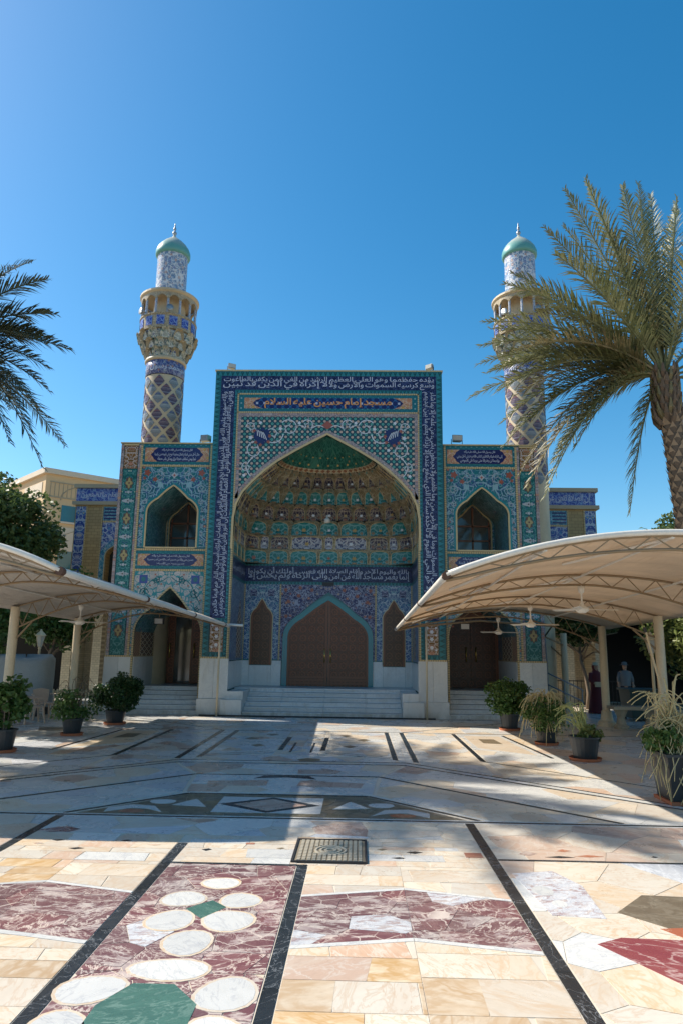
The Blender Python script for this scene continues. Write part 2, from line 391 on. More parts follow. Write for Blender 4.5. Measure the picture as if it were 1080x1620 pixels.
# ---------------------------------------------------------------- arches
def arch(cx, hw, z0, zs, za, n=7, sk=.40):
    "Persian four-centred arch outline, left foot to right foot"
    H = za - zs; xs = hw*(1 - sk); zk = zs + H*.50   # shoulder point
    pts = [(hw, z0)]
    if zs > z0: pts.append((hw, zs))
    for i in range(1, n):
        t = i/n
        x = (1-t)**2*hw + 2*t*(1-t)*hw*.985 + t*t*xs; z = (1-t)**2*zs + 2*t*(1-t)*(zs + H*.30) + t*t*zk
        pts.append((x, z))
    for i in range(4):
        t = i/4; bul = sin(pi*t)*H*.028
        pts.append((xs*(1-t), zk + (za - zk)*t + bul))
    R = pts; left = [(cx - x, z) for x, z in R]
    return left + [(cx, za)] + [(cx + x, z) for x, z in reversed(R)]
def notch(x0, x1, z0, z1, a):
    return [(x0, z0), (x0, z1), (x1, z1), (x1, z0)] + list(reversed(a))
def archstrip(mb, a, w, y0, y1):
    "moulding following an arch outline, width w outwards"
    n = len(a); o = []
    for i, p in enumerate(a):
        q0 = a[max(i-1, 0)]; q1 = a[min(i+1, n-1)]; dx, dz = q1[0]-q0[0], q1[1]-q0[1]; l = math.hypot(dx, dz) or 1
        o.append((p[0] - dz/l*w, p[1] + dx/l*w))
    for i in range(n-1):
        mb.add([(a[i][0], y0, a[i][1]), (a[i+1][0], y0, a[i+1][1]), (o[i+1][0], y0, o[i+1][1]), (o[i][0], y0, o[i][1]),
                (a[i][0], y1, a[i][1]), (a[i+1][0], y1, a[i+1][1]), (o[i+1][0], y1, o[i+1][1]), (o[i][0], y1, o[i][1])],
               [(0, 1, 2, 3), (0, 4, 5, 1), (3, 2, 6, 7)])
    return mb
def mir(pts, s): return pts if s > 0 else [(-x, z) for x, z in pts]
def spiral(cx, cz, r, turns, a0, sg=1, n=40):
    return [(cx + r*(1-.86*t)*cos(a0 + sg*2*pi*turns*t), cz + r*(1-.86*t)*sin(a0 + sg*2*pi*turns*t)) for t in [i/n for i in range(n+1)]]
def scroll(mb, cx, cz, r, a0, sg, w, y, leaves=True):
    "white scroll with curling leaves"
    p = spiral(cx, cz, r, 1.35, a0, sg); mb.ribbon(p, lambda t: w*(1 - .45*t), y)
    if leaves:
        for i in range(4, 40, 6):
            x, z = p[i]; dx, dz = x - cx, z - cz; l = math.hypot(dx, dz) or 1
            for q in (1, -1):
                e = (x + dx/l*w*2.6*q - dz/l*w*1.8*sg, z + dz/l*w*2.6*q + dx/l*w*1.8*sg)
                mb.ribbon([(x, z), ((x+e[0])/2 + dx/l*w*.5, (z+e[1])/2), e], lambda t: w*.9*(1-t) + .004, y)
def flower(mb, cx, cz, r, y, k=6, ph=0.0):
    n = k*4; mb.sheet([(cx + r*(1 + .28*cos(k*a))*cos(a + ph), cz + r*(1 + .28*cos(k*a))*sin(a + ph)) for a in [2*pi*i/n for i in range(n)]], y)

# ================================================================ ENTRANCE PORTAL
A, HT, IN, ZB = 3.67, 10.88, 2.88, 1.65
P = empty('entrance_portal', (0, 0, 0), 0, 'tall blue tiled entrance portal with pointed arch and honeycomb vault', 'portal')
R0 = [(2.88, 0), (2.88, 5.55), (2.875, 6.0), (2.80, 6.42), (2.62, 6.80), (2.33, 7.13), (1.95, 7.50), (1.55, 7.81), (1.0, 8.15), (.5, 8.43)]
ARCH = [(-x, z) for x, z in R0] + [(0, 8.70)] + [(x, z) for x, z in reversed(R0)]
def archx(z):
    for (x0, z0), (x1, z1) in zip(R0 + [(0, 8.7)], (R0 + [(0, 8.7)])[1:]):
        if z0 <= z <= z1 and z1 > z0: return x0 + (x1-x0)*(z-z0)/(z1-z0)
    return 0
MB().prism(notch(-A+.006, A-.006, 0, HT-.02, ARCH), .03, 2.9).build('wall', m_tealp, P, fix=True)
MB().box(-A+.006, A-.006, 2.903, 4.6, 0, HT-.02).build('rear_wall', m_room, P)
MB().box(-A-.03, A+.03, -.015, 4.62, HT-.018, HT+.03).build('coping', m_cream, P)
def panel(name, x0, x1, z0, z1, y0, y1, mat, par): return MB().box(x0, x1, y0, y1, z0, z1).build(name, mat, par)
Y = -.005
for s in (-1, 1):                                       # uprights of the frame
    e = lambda a, b: (min(s*a, s*b), max(s*a, s*b))
    panel('triangle_border', *e(3.48, 3.668), ZB, 10.70, Y, .028, m_zz, P)
    panel('inner_border', *e(2.925, 3.012), ZB, 10.10, Y, .028, m_zzt, P)
    panel('bead_moulding', *e(2.882, 2.925), ZB, 10.10, Y-.012, .028, m_bz, P)
    b = panel('inscription_band', *e(3.012, 3.48), 2.86, 10.22, Y+.008, .028, m_navy, P)
    tx = 'الله لا إله إلا هو الحي القيوم لا تأخذه سنة ولا نوم له ما في السموات وما في الأرض من ذا الذي يشفع عنده إلا بإذنه يعلم ما بين أيديهم وما خلفهم ولا يحيطون بشيء من علمه إلا بما شاء' if s > 0 else \
         'ويؤمن بالله فقد استمسك بالعروة الوثقى لا انفصام لها والله سميع عليم الله ولي الذين آمنوا يخرجهم من الظلمات إلى النور والذين كفروا أولياؤهم الطاغوت يخرجونهم من النور إلى الظلمات أولئك أصحاب النار هم فيها خالدون'
    ws = tx.split(); k = len(ws)//2
    for part, zc in ((ws[:k], 4.72 if s > 0 else 8.36), (ws[k:], 8.36 if s > 0 else 4.72)):
        double_lettering(' '.join(part), m_letter, b, lambda u, v, s=s, zc=zc: (s*(3.246 + v), Y+.003 - .001*(v > 0), zc - s*u), 3.62, .46)
    pb = panel('floral_panel', *e(3.05, 3.45), 1.84, 2.74, Y+.004, .028, m_brownfl, P)
    panel('triangle_border', *e(3.012, 3.48), 1.65, 1.83, Y+.002, .028, m_zx, P); panel('triangle_border', *e(3.012, 3.48), 2.755, 2.85, Y+.002, .028, m_zxt, P)
    mb = MB()
    for zc in (2.05, 2.3, 2.52): flower(mb, s*3.25, zc, .055, Y-.002, 6)
    for q in (-1, 1):
        for zc in (1.98, 2.42, 2.64): flower(mb, s*3.25 + q*.13, zc, .03, Y-.002, 5)
    mb.build('white_flowers', m_white, pb)['kind'] = 'stuff'
panel('triangle_border', -3.668, 3.668, 10.70, 10.86, Y, .028, m_zx, P)
b = panel('inscription_band', -3.478, 3.478, 10.222, 10.698, Y+.006, .028, m_navy, P)
for tx, xc in (('وسع كرسيه السموات والأرض ولا يؤده حفظهما وهو العلي العظيم', 1.72), ('لا إكراه في الدين قد تبين الرشد من الغي فمن يكفر بالطاغوت', -1.72)):
    double_lettering(tx, m_letter, b, lambda u, v, xc=xc: (xc + u, Y+.001, 10.46 + v), 3.4, .45)
panel('triangle_border', -3.01, 3.01, 10.102, 10.22, Y, .028, m_zxt, P)
panel('bead_moulding', -2.92, 2.92, 10.055, 10.10, Y-.012, .028, m_bx, P)
tb = panel('stud_border', -2.88, 2.88, 9.475, 10.053, Y+.004, .028, m_studs, P)
tp = panel('title_panel', -2.70, 2.70, 9.585, 9.945, Y-.001, .004, m_title, P)
for s in (-1, 1):
    q = [(s*2.70, 9.585), (s*2.70, 9.945), (s*2.12, 9.945), (s*2.33, 9.86), (s*2.42, 9.765), (s*2.33, 9.67), (s*2.12, 9.585)]
    MB().sheet(q, Y-.005).build('corner_tile', m_orange, tp, fix=True)
lettering('lettering', 'مسجد إمام حسين عليه السلام', m_orangel, tp, lambda u, v: (u, Y-.007, 9.765 + v), 4.1, .36, .022)
panel('bead_moulding', -2.92, 2.92, 9.43, 9.473, Y-.012, .028, m_bx, P)
MB().prism(notch(-2.88, 2.88, 5.0, 9.428, [(x, max(z, 5.0)) for x, z in ARCH]), Y+.008, .028).build('spandrel', m_spandrel, P, fix=True)
panel('rose_border', -2.88, 2.88, 9.31, 9.427, Y, .02, m_pinkb, P)
for s in (-1, 1): panel('rose_border', min(s*2.78, s*2.88), max(s*2.78, s*2.88), 6.6, 9.31, Y+.001, .02, m_pinkb, P)
archstrip(MB(), [(x, max(z, 5.0)) for x, z in ARCH], .07, Y-.02, .03).build('arch_moulding', m_cream, P)
archstrip(MB(), [(x*1.0 + (.07 if x > 0 else -.07 if x else 0)*.9, z + .06) for x, z in ARCH[2:-2]], .10, Y+.001, .02).build('arch_rose_border', m_pinkb, P)
sp = MB(); sr = MB()
for s in (-1, 1):                                        # scrolls, medallions
    yv = Y+.003
    scroll(sp, s*1.22, 8.93, .30, pi*.2 if s > 0 else pi*.8, s, .032, yv); scroll(sp, s*.62, 9.02, .20, pi*.2 if s > 0 else pi*.8, s, .028, yv)
    scroll(sp, s*1.75, 8.72, .34, pi if s > 0 else 0, s, .032, yv); scroll(sp, s*2.30, 8.18, .30, pi*.6 if s > 0 else pi*.4, -s, .032, yv)
    scroll(sp, s*2.45, 8.95, .17, 0 if s > 0 else pi, s, .026, yv); scroll(sp, s*2.55, 7.62, .17, pi*.5, -s, .026, yv)
    sp.ribbon([(s*(2.30 + .25*sin(t*3)), 8.0 - t*.75) for t in [i/14 for i in range(15)]], .028, yv)
    sp.ribbon([(s*(.12 + t*.9), 8.96 + .06*sin(t*9)) for t in [i/14 for i in range(15)]], .026, yv)
    for (fx, fz, r) in ((1.5, 8.9, .055), (.9, 9.1, .05), (2.45, 8.6, .06), (2.62, 7.35, .05), (2.15, 9.1, .05), (1.95, 8.2, .05)): flower(sp, s*fx, fz, r, yv-.002, 5)
    sn = MB()
    for (dx, dz, r) in ((0, 0, .19), (-.14, .13, .10), (.15, .11, .12), (.12, -.15, .12), (-.15, -.1, .09), (0, .2, .08), (.2, -.03, .08), (-.02, -.22, .07)):
        flower(sn, s*(2.08 + dx), 8.66 + dz, r, yv-.003 - .0002*abs(dx*10), 6, dx*5)
    sn.build('navy_medallion', m_navyp, P)
    for (dx, dz) in ((-.24, 0), (-.2, -.2), (.26, .17), (.05, -.3), (.2, -.22)): flower(sr, s*(2.08 + dx), 8.66 + dz, .05, yv-.006, 5)
    for k in range(5): sp.ribbon([(s*(1.93 + .075*k), 8.52 + .035*k), (s*(2.0 + .06*k), 8.68 + .03*k), (s*(2.06 + .05*k), 8.78 + .02*k)], .022, yv-.008)
sr.sheet([(0, 8.88), (.19, 9.02), (0, 9.17), (-.19, 9.02)], Y-.003)
for mb_, n_, m_ in ((sp, 'white_scrolls', m_white), (sr, 'rust_flowers', m_red)): mb_.build(n_, m_, P)['kind'] = 'stuff'

# pillar bases of white marble slabs
for s in (-1, 1):
    for (x0, x1) in ((2.84, 3.27), (3.276, 3.70)):
        panel('marble_slab', min(s*x0, s*x1), max(s*x0, s*x1), .475, ZB-.004, -.05, .028, m_marble, P)
    panel('plinth_block', min(s*2.84, s*3.74), max(s*2.84, s*3.74), 0, .47, -.10, .028, m_marble, P)
    panel('cheek_block', min(s*2.36, s*2.98), max(s*2.36, s*2.98), 0, .46, -.32, -.105, m_marble, P)
    panel('cheek_wall', min(s*2.36, s*2.838), max(s*2.36, s*2.838), 0, .70, -.104, 1.25, m_marble, P)
    panel('bead_moulding', min(s*2.88, s*3.69), max(s*2.88, s*3.69), ZB-.003, ZB+.045, -.06, .0, m_bx, P)
st = empty('entrance_steps', (0, 0, 0), 0, 'wide white marble steps up to the central double door', 'steps')
for k in range(6):
    z = .74*(k+1)/6
    for j, (x0, x1) in enumerate(((-2.352, -1.29), (-1.284, .02), (.026, 1.30), (1.306, 2.352))):
        MB().box(x0, x1, -.16 + k*.27, 1.30, z - .74/6 + .004, z - .03).build('riser', m_step, st)
        MB().box(x0 - .0, x1, -.19 + k*.27, 1.32, z - .028, z).build('tread', m_step, st)
MB().box(-2.87, 2.87, 1.325, 2.585, 0, .735).build('landing', m_step, st)
for s in (-1, 1): MB().box(min(s*2.845, s*2.355), max(s*2.845, s*2.355), 1.255, 1.32, 0, .738).build('landing_edge', m_step, st)

# ---- recess: back wall and reveals
BY = 2.6
MB().box(-2.878, 2.878, BY, 2.899, 0, 4.84).build('recess_wall', m_tealp, P)
for s in (-1, 1):
    e = lambda a, b: (min(s*a, s*b), max(s*a, s*b))
    for (x0, x1) in ((1.545, 1.88), (1.886, 2.62), (2.626, 2.876)):
        panel('marble_slab', *e(x0, x1), .742, 1.56 if x0 != 1.886 else 1.40, BY-.03, BY-.002, m_marble, P)
    a = arch(s*2.245, .36, 1.42, 3.0, 3.62, sk=.5)
    MB().prism(notch(*e(1.66, 2.83), 1.60, 4.13, [(x, max(z, 1.60)) for x, z in a]), BY-.012, BY-.002).build('floral_panel', m_bluefl, P, fix=True)
    for q in (-1, 1):
        for k in range(2): pass
        MB().box(s*2.245 + q*.30 - .11, s*2.245 + q*.30 + .11, BY-.016, BY-.013, 3.72, 3.96).build('navy_star_panel', m_navyfl, P)
    wn_ = empty('window', (s*2.245, BY, 1.42)); wn_.parent = P
    archstrip(MB(), a, -.065, BY-.05, BY-.003).build('frame', m_wood, wn_); MB().sheet(a, BY-.02).build('screen', m_winlat, wn_, fix=True)
    archstrip(MB(), a, .03, BY-.03, BY-.003).build('bead_moulding', m_cream, wn_)
    panel('bead_moulding', *e(1.605, 1.655), 1.58, 4.14, BY-.025, BY-.002, m_bz, P); panel('bead_moulding', *e(2.835, 2.876), 1.58, 4.14, BY-.025, BY-.002, m_bz, P)
    # reveal (side wall of the recess)
    xw = s*2.876
    def rv(name, y0, y1, z0, z1, t, mat): return MB().box(min(xw, xw - s*t), max(xw, xw - s*t), y0, y1, z0, z1).build(name, mat, P)
    rv('marble_slab', .05, 1.25, .742, 1.56, .02, m_marble); rv('marble_slab', 1.256, 2.565, .742, 1.56, .02, m_marble)
    rv('floral_panel', .05, 2.57, 1.60, 4.13, .008, m_bluefl_y)
    ra = arch(1.75, .42, 1.66, 2.5, 3.55); MB().prism(ra, xw - s*.016, xw - s*.009, 'yz').build('lattice_panel', m_laty, P, fix=True)
    for (z0, z1, m) in ((4.14, 4.23, m_zy), (4.78, 4.838, m_zy)): rv('triangle_border', .05, 2.575, z0, z1, .012, m)
    bb = rv('inscription_band', .05, 2.575, 4.235, 4.775, .010, m_navy_side)
    lettering('lettering', 'ولم يخش إلا الله فعسى أولئك' if s < 0 else 'إنما يعمر مساجد الله', m_letter, bb, lambda u, v, s=s: (s*2.862, 1.31 - s*u, 4.505 + v), 2.3, .40, .012)
    rv('bead_moulding', .02, .05, 1.6, 5.4, .02, m_bz)
DA = arch(0.02, 1.36, .742, 2.35, 3.60, sk=.36); DO = arch(0.02, 1.53, .742, 2.40, 3.88, sk=.36)
MB().prism(notch(-1.60, 1.60, 1.60, 4.13, [(x, max(z, 1.60)) for x, z in DO]), BY-.012, BY-.002).build('floral_panel', m_navyfl, P, fix=True)
archstrip(MB(), DA, .165, BY-.075, BY-.003).build('turquoise_arch_moulding', m_turq, P)
mb = MB()
for (fx, fz) in ((.55, 3.95), (1.0, 3.75), (1.35, 3.55), (1.42, 3.05), (.95, 4.02), (1.45, 3.95), (1.48, 2.4)):
    for s in (-1, 1): flower(mb, s*fx, fz, .06, BY-.015, 6)
mb.build('rust_flowers', m_red, P)['kind'] = 'stuff'
panel('triangle_border', -2.86, 2.86, 4.14, 4.23, BY-.015, BY-.002, m_zxt, P); panel('triangle_border', -2.86, 2.86, 4.78, 4.838, BY-.015, BY-.002, m_zxt, P)
b = panel('inscription_band', -2.865, 2.865, 4.235, 4.775, BY-.012, BY-.002, m_navy, P)
for tx, xc in (('إنما يعمر مساجد الله من آمن بالله واليوم الآخر وأقام الصلاة', 1.40), ('وآتى الزكاة ولم يخش إلا الله فعسى أولئك أن يكونوا', -1.40)):
    double_lettering(tx, m_letter, b, lambda u, v, xc=xc: (xc + u, BY-.016, 4.505 + v), 2.75, .48)
panel('name_plate', -.20, .20, 4.10, 4.22, BY-.06, BY-.02, m_blackp, P)
dr = empty('double_door', (0, BY, .742)); dr.parent = P
for s in (-1, 1):
    h = [(x, z) for x, z in DA if (x - .02)*s >= -1e-6]
    if s > 0: h = [(0.026, .742)] + [(max(x, .026), z) for x, z in h]
    else: h = [(max(-9, min(x, .014)), z) for x, z in h] + [(.014, .742)]
    lf = MB().prism(h, BY-.045, BY-.004).build('door_leaf', m_door, dr, fix=True)
    MB().tube([(s*.10+.02, BY-.10, 1.52), (s*.10+.02, BY-.10, 1.98)], .020, 8).tube([(s*.10+.02, BY-.10, 1.55), (s*.10+.02, BY-.04, 1.55)], .013).tube([(s*.10+.02, BY-.10, 1.95), (s*.10+.02, BY-.04, 1.95)], .013).build('handle', m_brass, lf, smooth=True)
    for k in range(3): MB().box(min(s*.10+.02, s*1.28+.02), max(s*.10+.02, s*1.28+.02), BY-.055, BY-.044, .80 + k*.10, .87 + k*.10).build('bottom_rail', m_wood, lf)
    MB().box(s*.05+.02-.035, s*.05+.02+.035, BY-.062, BY-.044, .76, 3.52).build('meeting_stile', m_wood, lf)
archstrip(MB(), arch(0.02, 1.30, .742, 2.33, 3.53, sk=.36), .06, BY-.06, BY-.01).build('door_frame', m_wood, dr)

# ---- honeycomb vault
V = empty('honeycomb_vault', (0, 0, 4.84)); V.parent = P
TI = [(4.84, 2.865, 2.585, 12), (5.35, 2.865, 2.57, 9), (5.84, 2.85, 2.52, 6), (6.34, 2.74, 2.38, 3.8), (6.84, 2.55, 2.08, 2.9), (7.33, 2.10, 1.70, 2.4), (7.76, 1.55, 1.30, 2.15), (7.87, 1.42, 1.20, 2.05)]
def ring(i):
    z, a, b, n = TI[i]; N = 400; pts = []
    for k in range(N + 1):
        t = pi - pi*k/N; c, s_ = cos(t), sin(t)
        pts.append((a*math.copysign(abs(c)**(2/n), c), b*abs(s_)**(2/n) + .02))
    L = [0]
    for p, q in zip(pts, pts[1:]): L.append(L[-1] + math.hypot(q[0]-p[0], q[1]-p[1]))
    def f(s):
        d = max(0, min(1, s))*L[-1]; lo, hi = 0, N
        while hi - lo > 1:
            m = (lo + hi)//2
            if L[m] <= d: lo = m
            else: hi = m
        t = (d - L[lo])/max(1e-9, L[hi] - L[lo]); return Vector((pts[lo][0] + (pts[hi][0]-pts[lo][0])*t, pts[lo][1] + (pts[hi][1]-pts[lo][1])*t, z))
    return f
RG = [ring(i) for i in range(len(TI))]
CELLS = [None]*7
wide = [1.35, 1.25, 1, 1.7, 1.2, 1.75, 1.2, 1.75, 1.2, 1.7, 1, 1.25, 1.35]
wide2 = [1.3, .7, 1.4, 1.2, .55, 1.2, 2.0, .55, 2.0, 1.2, .55, 1.2, 1.4, .7, 1.3]
def norm(w): t = sum(w); return [q/t for q in w]
CELLS = [norm(wide), norm(wide2), norm([1.1]*2 + [1.2]*3 + [1.6, 1.1, 1.6] + [1.2]*3 + [1.1]*2), norm([1]*17), norm([1]*17), norm([1]*17), norm([1]*17)]
MATS = [m_niche_t, m_niche_w, m_niche_t, m_niche_d, m_niche_t, m_niche_d, None]
for t in range(6):
    z0, z1 = TI[t][0], TI[t+1][0]; s0 = 0; f0, f1 = RG[t], RG[t+1]
    for ci, w in enumerate(CELLS[t]):
        sa, sb = s0, s0 + w; s0 = sb; sc_ = (sa + sb)/2; m = w*.055
        flat = t < 2
        prof = [(sa + m, .06)] + ([(sa + m, .70), (sa + m + w*.06, .84), (sa + m + w*.18, .90)] if flat else [(sa + m, .52), (sa + m + w*.02, .70), (sa + m + w*.10, .84), (sa + m + w*.25, .93)]) + [(sc_, .94 if flat else .985)]
        prof = prof + [(2*sc_ - q[0], q[1]) for q in reversed(prof[:-1])]
        oute = [(sa, 0), (sa, .45), (sa, .75), (sa, 1.0)] if flat else [(sa, 0), (sa, .40), (sa, .66), (sa, .9), (sa + w*.12, 1.0)]
        oute = oute + [(sc_, 1.0)] + [(2*sc_ - q[0], q[1]) for q in reversed(oute)]
        def out_p(s, v):
            p, q = f0(s), f1(s); g = v**1.6; r = p.lerp(q, g); r.z = z0 + (z1 - z0)*v
            if t >= 3: r.x *= min(1.05, (archx(r.z) - .015)/(TI[t][1] + (TI[t+1][1] - TI[t][1])*g))
            return r
        def in_p(s, v, push):
            p = f0(s).copy(); c = Vector((0, .2, 0)); d = (p - c); d.z = 0; d.normalize(); p += d*push
            q = f1(s); g = 0.0 if v < .6 else (v - .6)*.35; p = p.lerp(Vector((q.x, q.y, p.z)), g); p.z = z0 + (z1-z0)*v; lim = archx(p.z) - .008; p.x = max(-lim, min(lim, p.x)); return p
        dep = .03 if flat else .13
        op = [out_p(*q) for q in oute]; ip = [in_p(q[0], q[1], dep) for q in prof]; n = len(op)
        assert len(op) == len(ip)
        mb = MB(); mb.add(op + ip, [(i, i+1, n+i+1, n+i) for i in range(n-1)] + [(n-1, 0, n, 2*n-1)])
        nich = mb.build('niche', m_squinch, V)
        mid = [in_p(sc_ + (q[0]-sc_)*.5, .06 + (q[1]-.06)*.55, dep*1.5) for q in prof]
        cen = in_p(sc_, .40, dep*1.8); mb = MB(); mb.add(ip + mid + [cen], [(i, i+1, n+i+1, n+i) for i in range(n-1)] + [(n-1, 0, n, 2*n-1)] + [(n+i, n+i+1, 2*n) for i in range(n-1)] + [(2*n-1, n, 2*n)])
        mm = MATS[t]
        if t == 1 and ci in (3, 5, 9, 11, 0, 14): mm = m_niche_d
        tl = mb.build('niche_tile', mm, nich)
        # rim and flower
        pf = [p + (Vector((0, .4, p.z)) - p).normalized()*.012 for p in ip]
        MB().tube(pf, .011, 4).build('niche_rim', m_gold, nich)
        cc = in_p(sc_, .42, dep*1.2); cc += (Vector((0, .2, cc.z)) - cc).normalized()*.02
        tg = (f0(sc_ + .004) - f0(sc_ - .004)).normalized(); rr = (z1-z0)*(.085 if w < .09 else .12)
        mb = MB(); k = 5 + (ci % 2); nn = k*4
        mb.add([cc + tg*(rr*1.15*(1+.3*cos(k*a))*cos(a)) + Vector((0, 0, rr*(1+.3*cos(k*a))*sin(a))) for a in [2*pi*i/nn for i in range(nn)]], [tuple(range(nn))])
        mb.build('niche_flower', [m_ochre, m_white, m_ochre, m_white, m_white, m_white][t] if ci % 3 else [m_red, m_ochre, m_white, m_ochre, m_ochre, m_ochre][t], nich)
# ring of orange diamonds, then the ribbed green shell
n = 23; f0, f1 = RG[6], RG[7]
for i in range(n):
    a, b_, c = i/n, (i + .5)/n, (i + 1)/n
    pa, pb, pc = f0(a), f0(b_), f0(c); qa, qb, qc = f1(a), f1(b_), f1(c); m0 = pa.lerp(qa, .5); m1 = pc.lerp(qc, .5)
    mb = MB(); mb.add([pa, pb, m0, qa, qb, m1, pc, qc], [(0, 1, 2), (2, 4, 3), (1, 6, 5), (5, 7, 4)]); mb.build('squinch', m_squinch, V)
    d = [pb, m1, qb, m0]; ce = sum(d, Vector())/4; inn = [ce + (p - ce)*.86 + (Vector((0, .2, ce.z)) - ce).normalized()*.01 for p in d]
    ds = MB().add(d, [(0, 1, 2, 3)]).build('diamond', m_gold, V)
    MB().add(inn, [(0, 1, 2, 3)]).build('diamond_tile', m_diaorange, ds)
f1 = RG[7]; apex = Vector((0, .03, 8.66)); N = 36; rows = 9
mb = MB(); vs = []
for j in range(rows + 1):
    t = j/rows
    for i in range(N + 1):
        p = f1(i/N); hz = 7.87 + (8.66 - 7.87)*(sin(t*pi/2)*.45 + t*.55); r = max(0, (archx(hz) - .012)/1.44) if t < 1 else 0
        rib = 1 + .018*abs(sin(pi*i/2))*(1 - t)
        vs.append((p.x*r*rib, .02 + (p.y - .02)*r*rib, hz))
mb.add(vs, [(j*(N+1)+i, j*(N+1)+i+1, (j+1)*(N+1)+i+1, (j+1)*(N+1)+i) for j in range(rows) for i in range(N)])
sh = mb.build('shell_dome', m_dome, V); m_ribs = plain('dim_teal_rib', (.05,.16,.13), .35)
for i in range(2, N, 2):
    MB().tube([(vs[j*(N+1)+i][0]*.99, vs[j*(N+1)+i][1]*.985, vs[j*(N+1)+i][2]-.008) for j in range(rows)], .005, 4).build('shell_rib', m_ribs, sh)
for j, zt in ((1, .10), (3, .3)):
    for i in range(11):
        k = (i + .5)/11; p = f1(k); hz = 7.87 + .79*(sin(zt*pi/2)*.45 + zt*.55); r = (archx(hz) - .012)/1.44
        c = Vector((p.x*r, .02 + (p.y-.02)*r, hz)); d = (Vector((0, .1, 7.6)) - c).normalized(); c += d*.02; tg = (f1(k+.01) - f1(k-.01)).normalized(); up = d.cross(tg)
        rr = .034 if j == 1 else .024
        MB().add([c + tg*(rr*(1+.3*cos(5*a))*cos(a)) + up*(rr*(1+.3*cos(5*a))*sin(a)) for a in [2*pi*q/20 for q in range(20)]], [tuple(range(20))]).build('shell_flower', m_ochre, sh)
pl = empty('pendant_lamp', (0, 1.0, 6.1), 0, 'small white pendant lamp hanging under the honeycomb vault', 'lamp')
MB().tube([(0, 1.0, 6.25), (0, 1.0, 8.15)], .006, 5).build('cord', m_blackp, pl); MB().lathe([(.0, .26), (.03, .25), (.035, .16), (.10, .12), (.10, 0), (.0, -.02)], (0, 1.0, 6.02), 14).build('shade', m_lamp, pl, smooth=True)
# ================================================================ WINGS
def cartouche(par, s, z0, z1, lines):
    e = lambda a, b: (min(s*a, s*b), max(s*a, s*b)); x0, x1 = e(3.74, 6.03)
    panel('stud_border', x0, x1, z0, z1, .342, .368, m_studs, par)
    fl = panel('orange_panel', *e(3.84, 5.93), z0+.10, z1-.10, .334, .341, m_orange, par)
    xc = s*4.885; hw = .86; hh = (z1 - z0)/2 - .10; zc = (z0 + z1)/2
    pts = []
    for q in (1, -1):
        for (a, b) in ((.74, 1), (.80, .82), (.88, .62), (.90, .40), (1.0, 0), (.90, -.40), (.88, -.62), (.80, -.82), (.74, -1)): pts.append((xc + q*hw*a, zc + q*hh*b))
    cp = MB().sheet(pts, .331).build('cartouche', m_navyp, par, fix=True)
    H = hh*2; n = len(lines)
    for i, (t, wd, hf) in enumerate(lines):
        zz = zc + H*(.34, .02, -.31)[i]
        lettering('lettering', t, m_letter, cp, lambda u, v, zz=zz: (xc + u, .327, zz + v), wd, H*hf, .016)
m_medr = plain('brown_medallion_glaze', (.10,.06,.05), .3); m_medo = plain('straw_medallion_glaze', (.36,.29,.13), .3, amt=.3); m_palew = plain('pale_grey_glaze', (.40,.43,.46), .3)
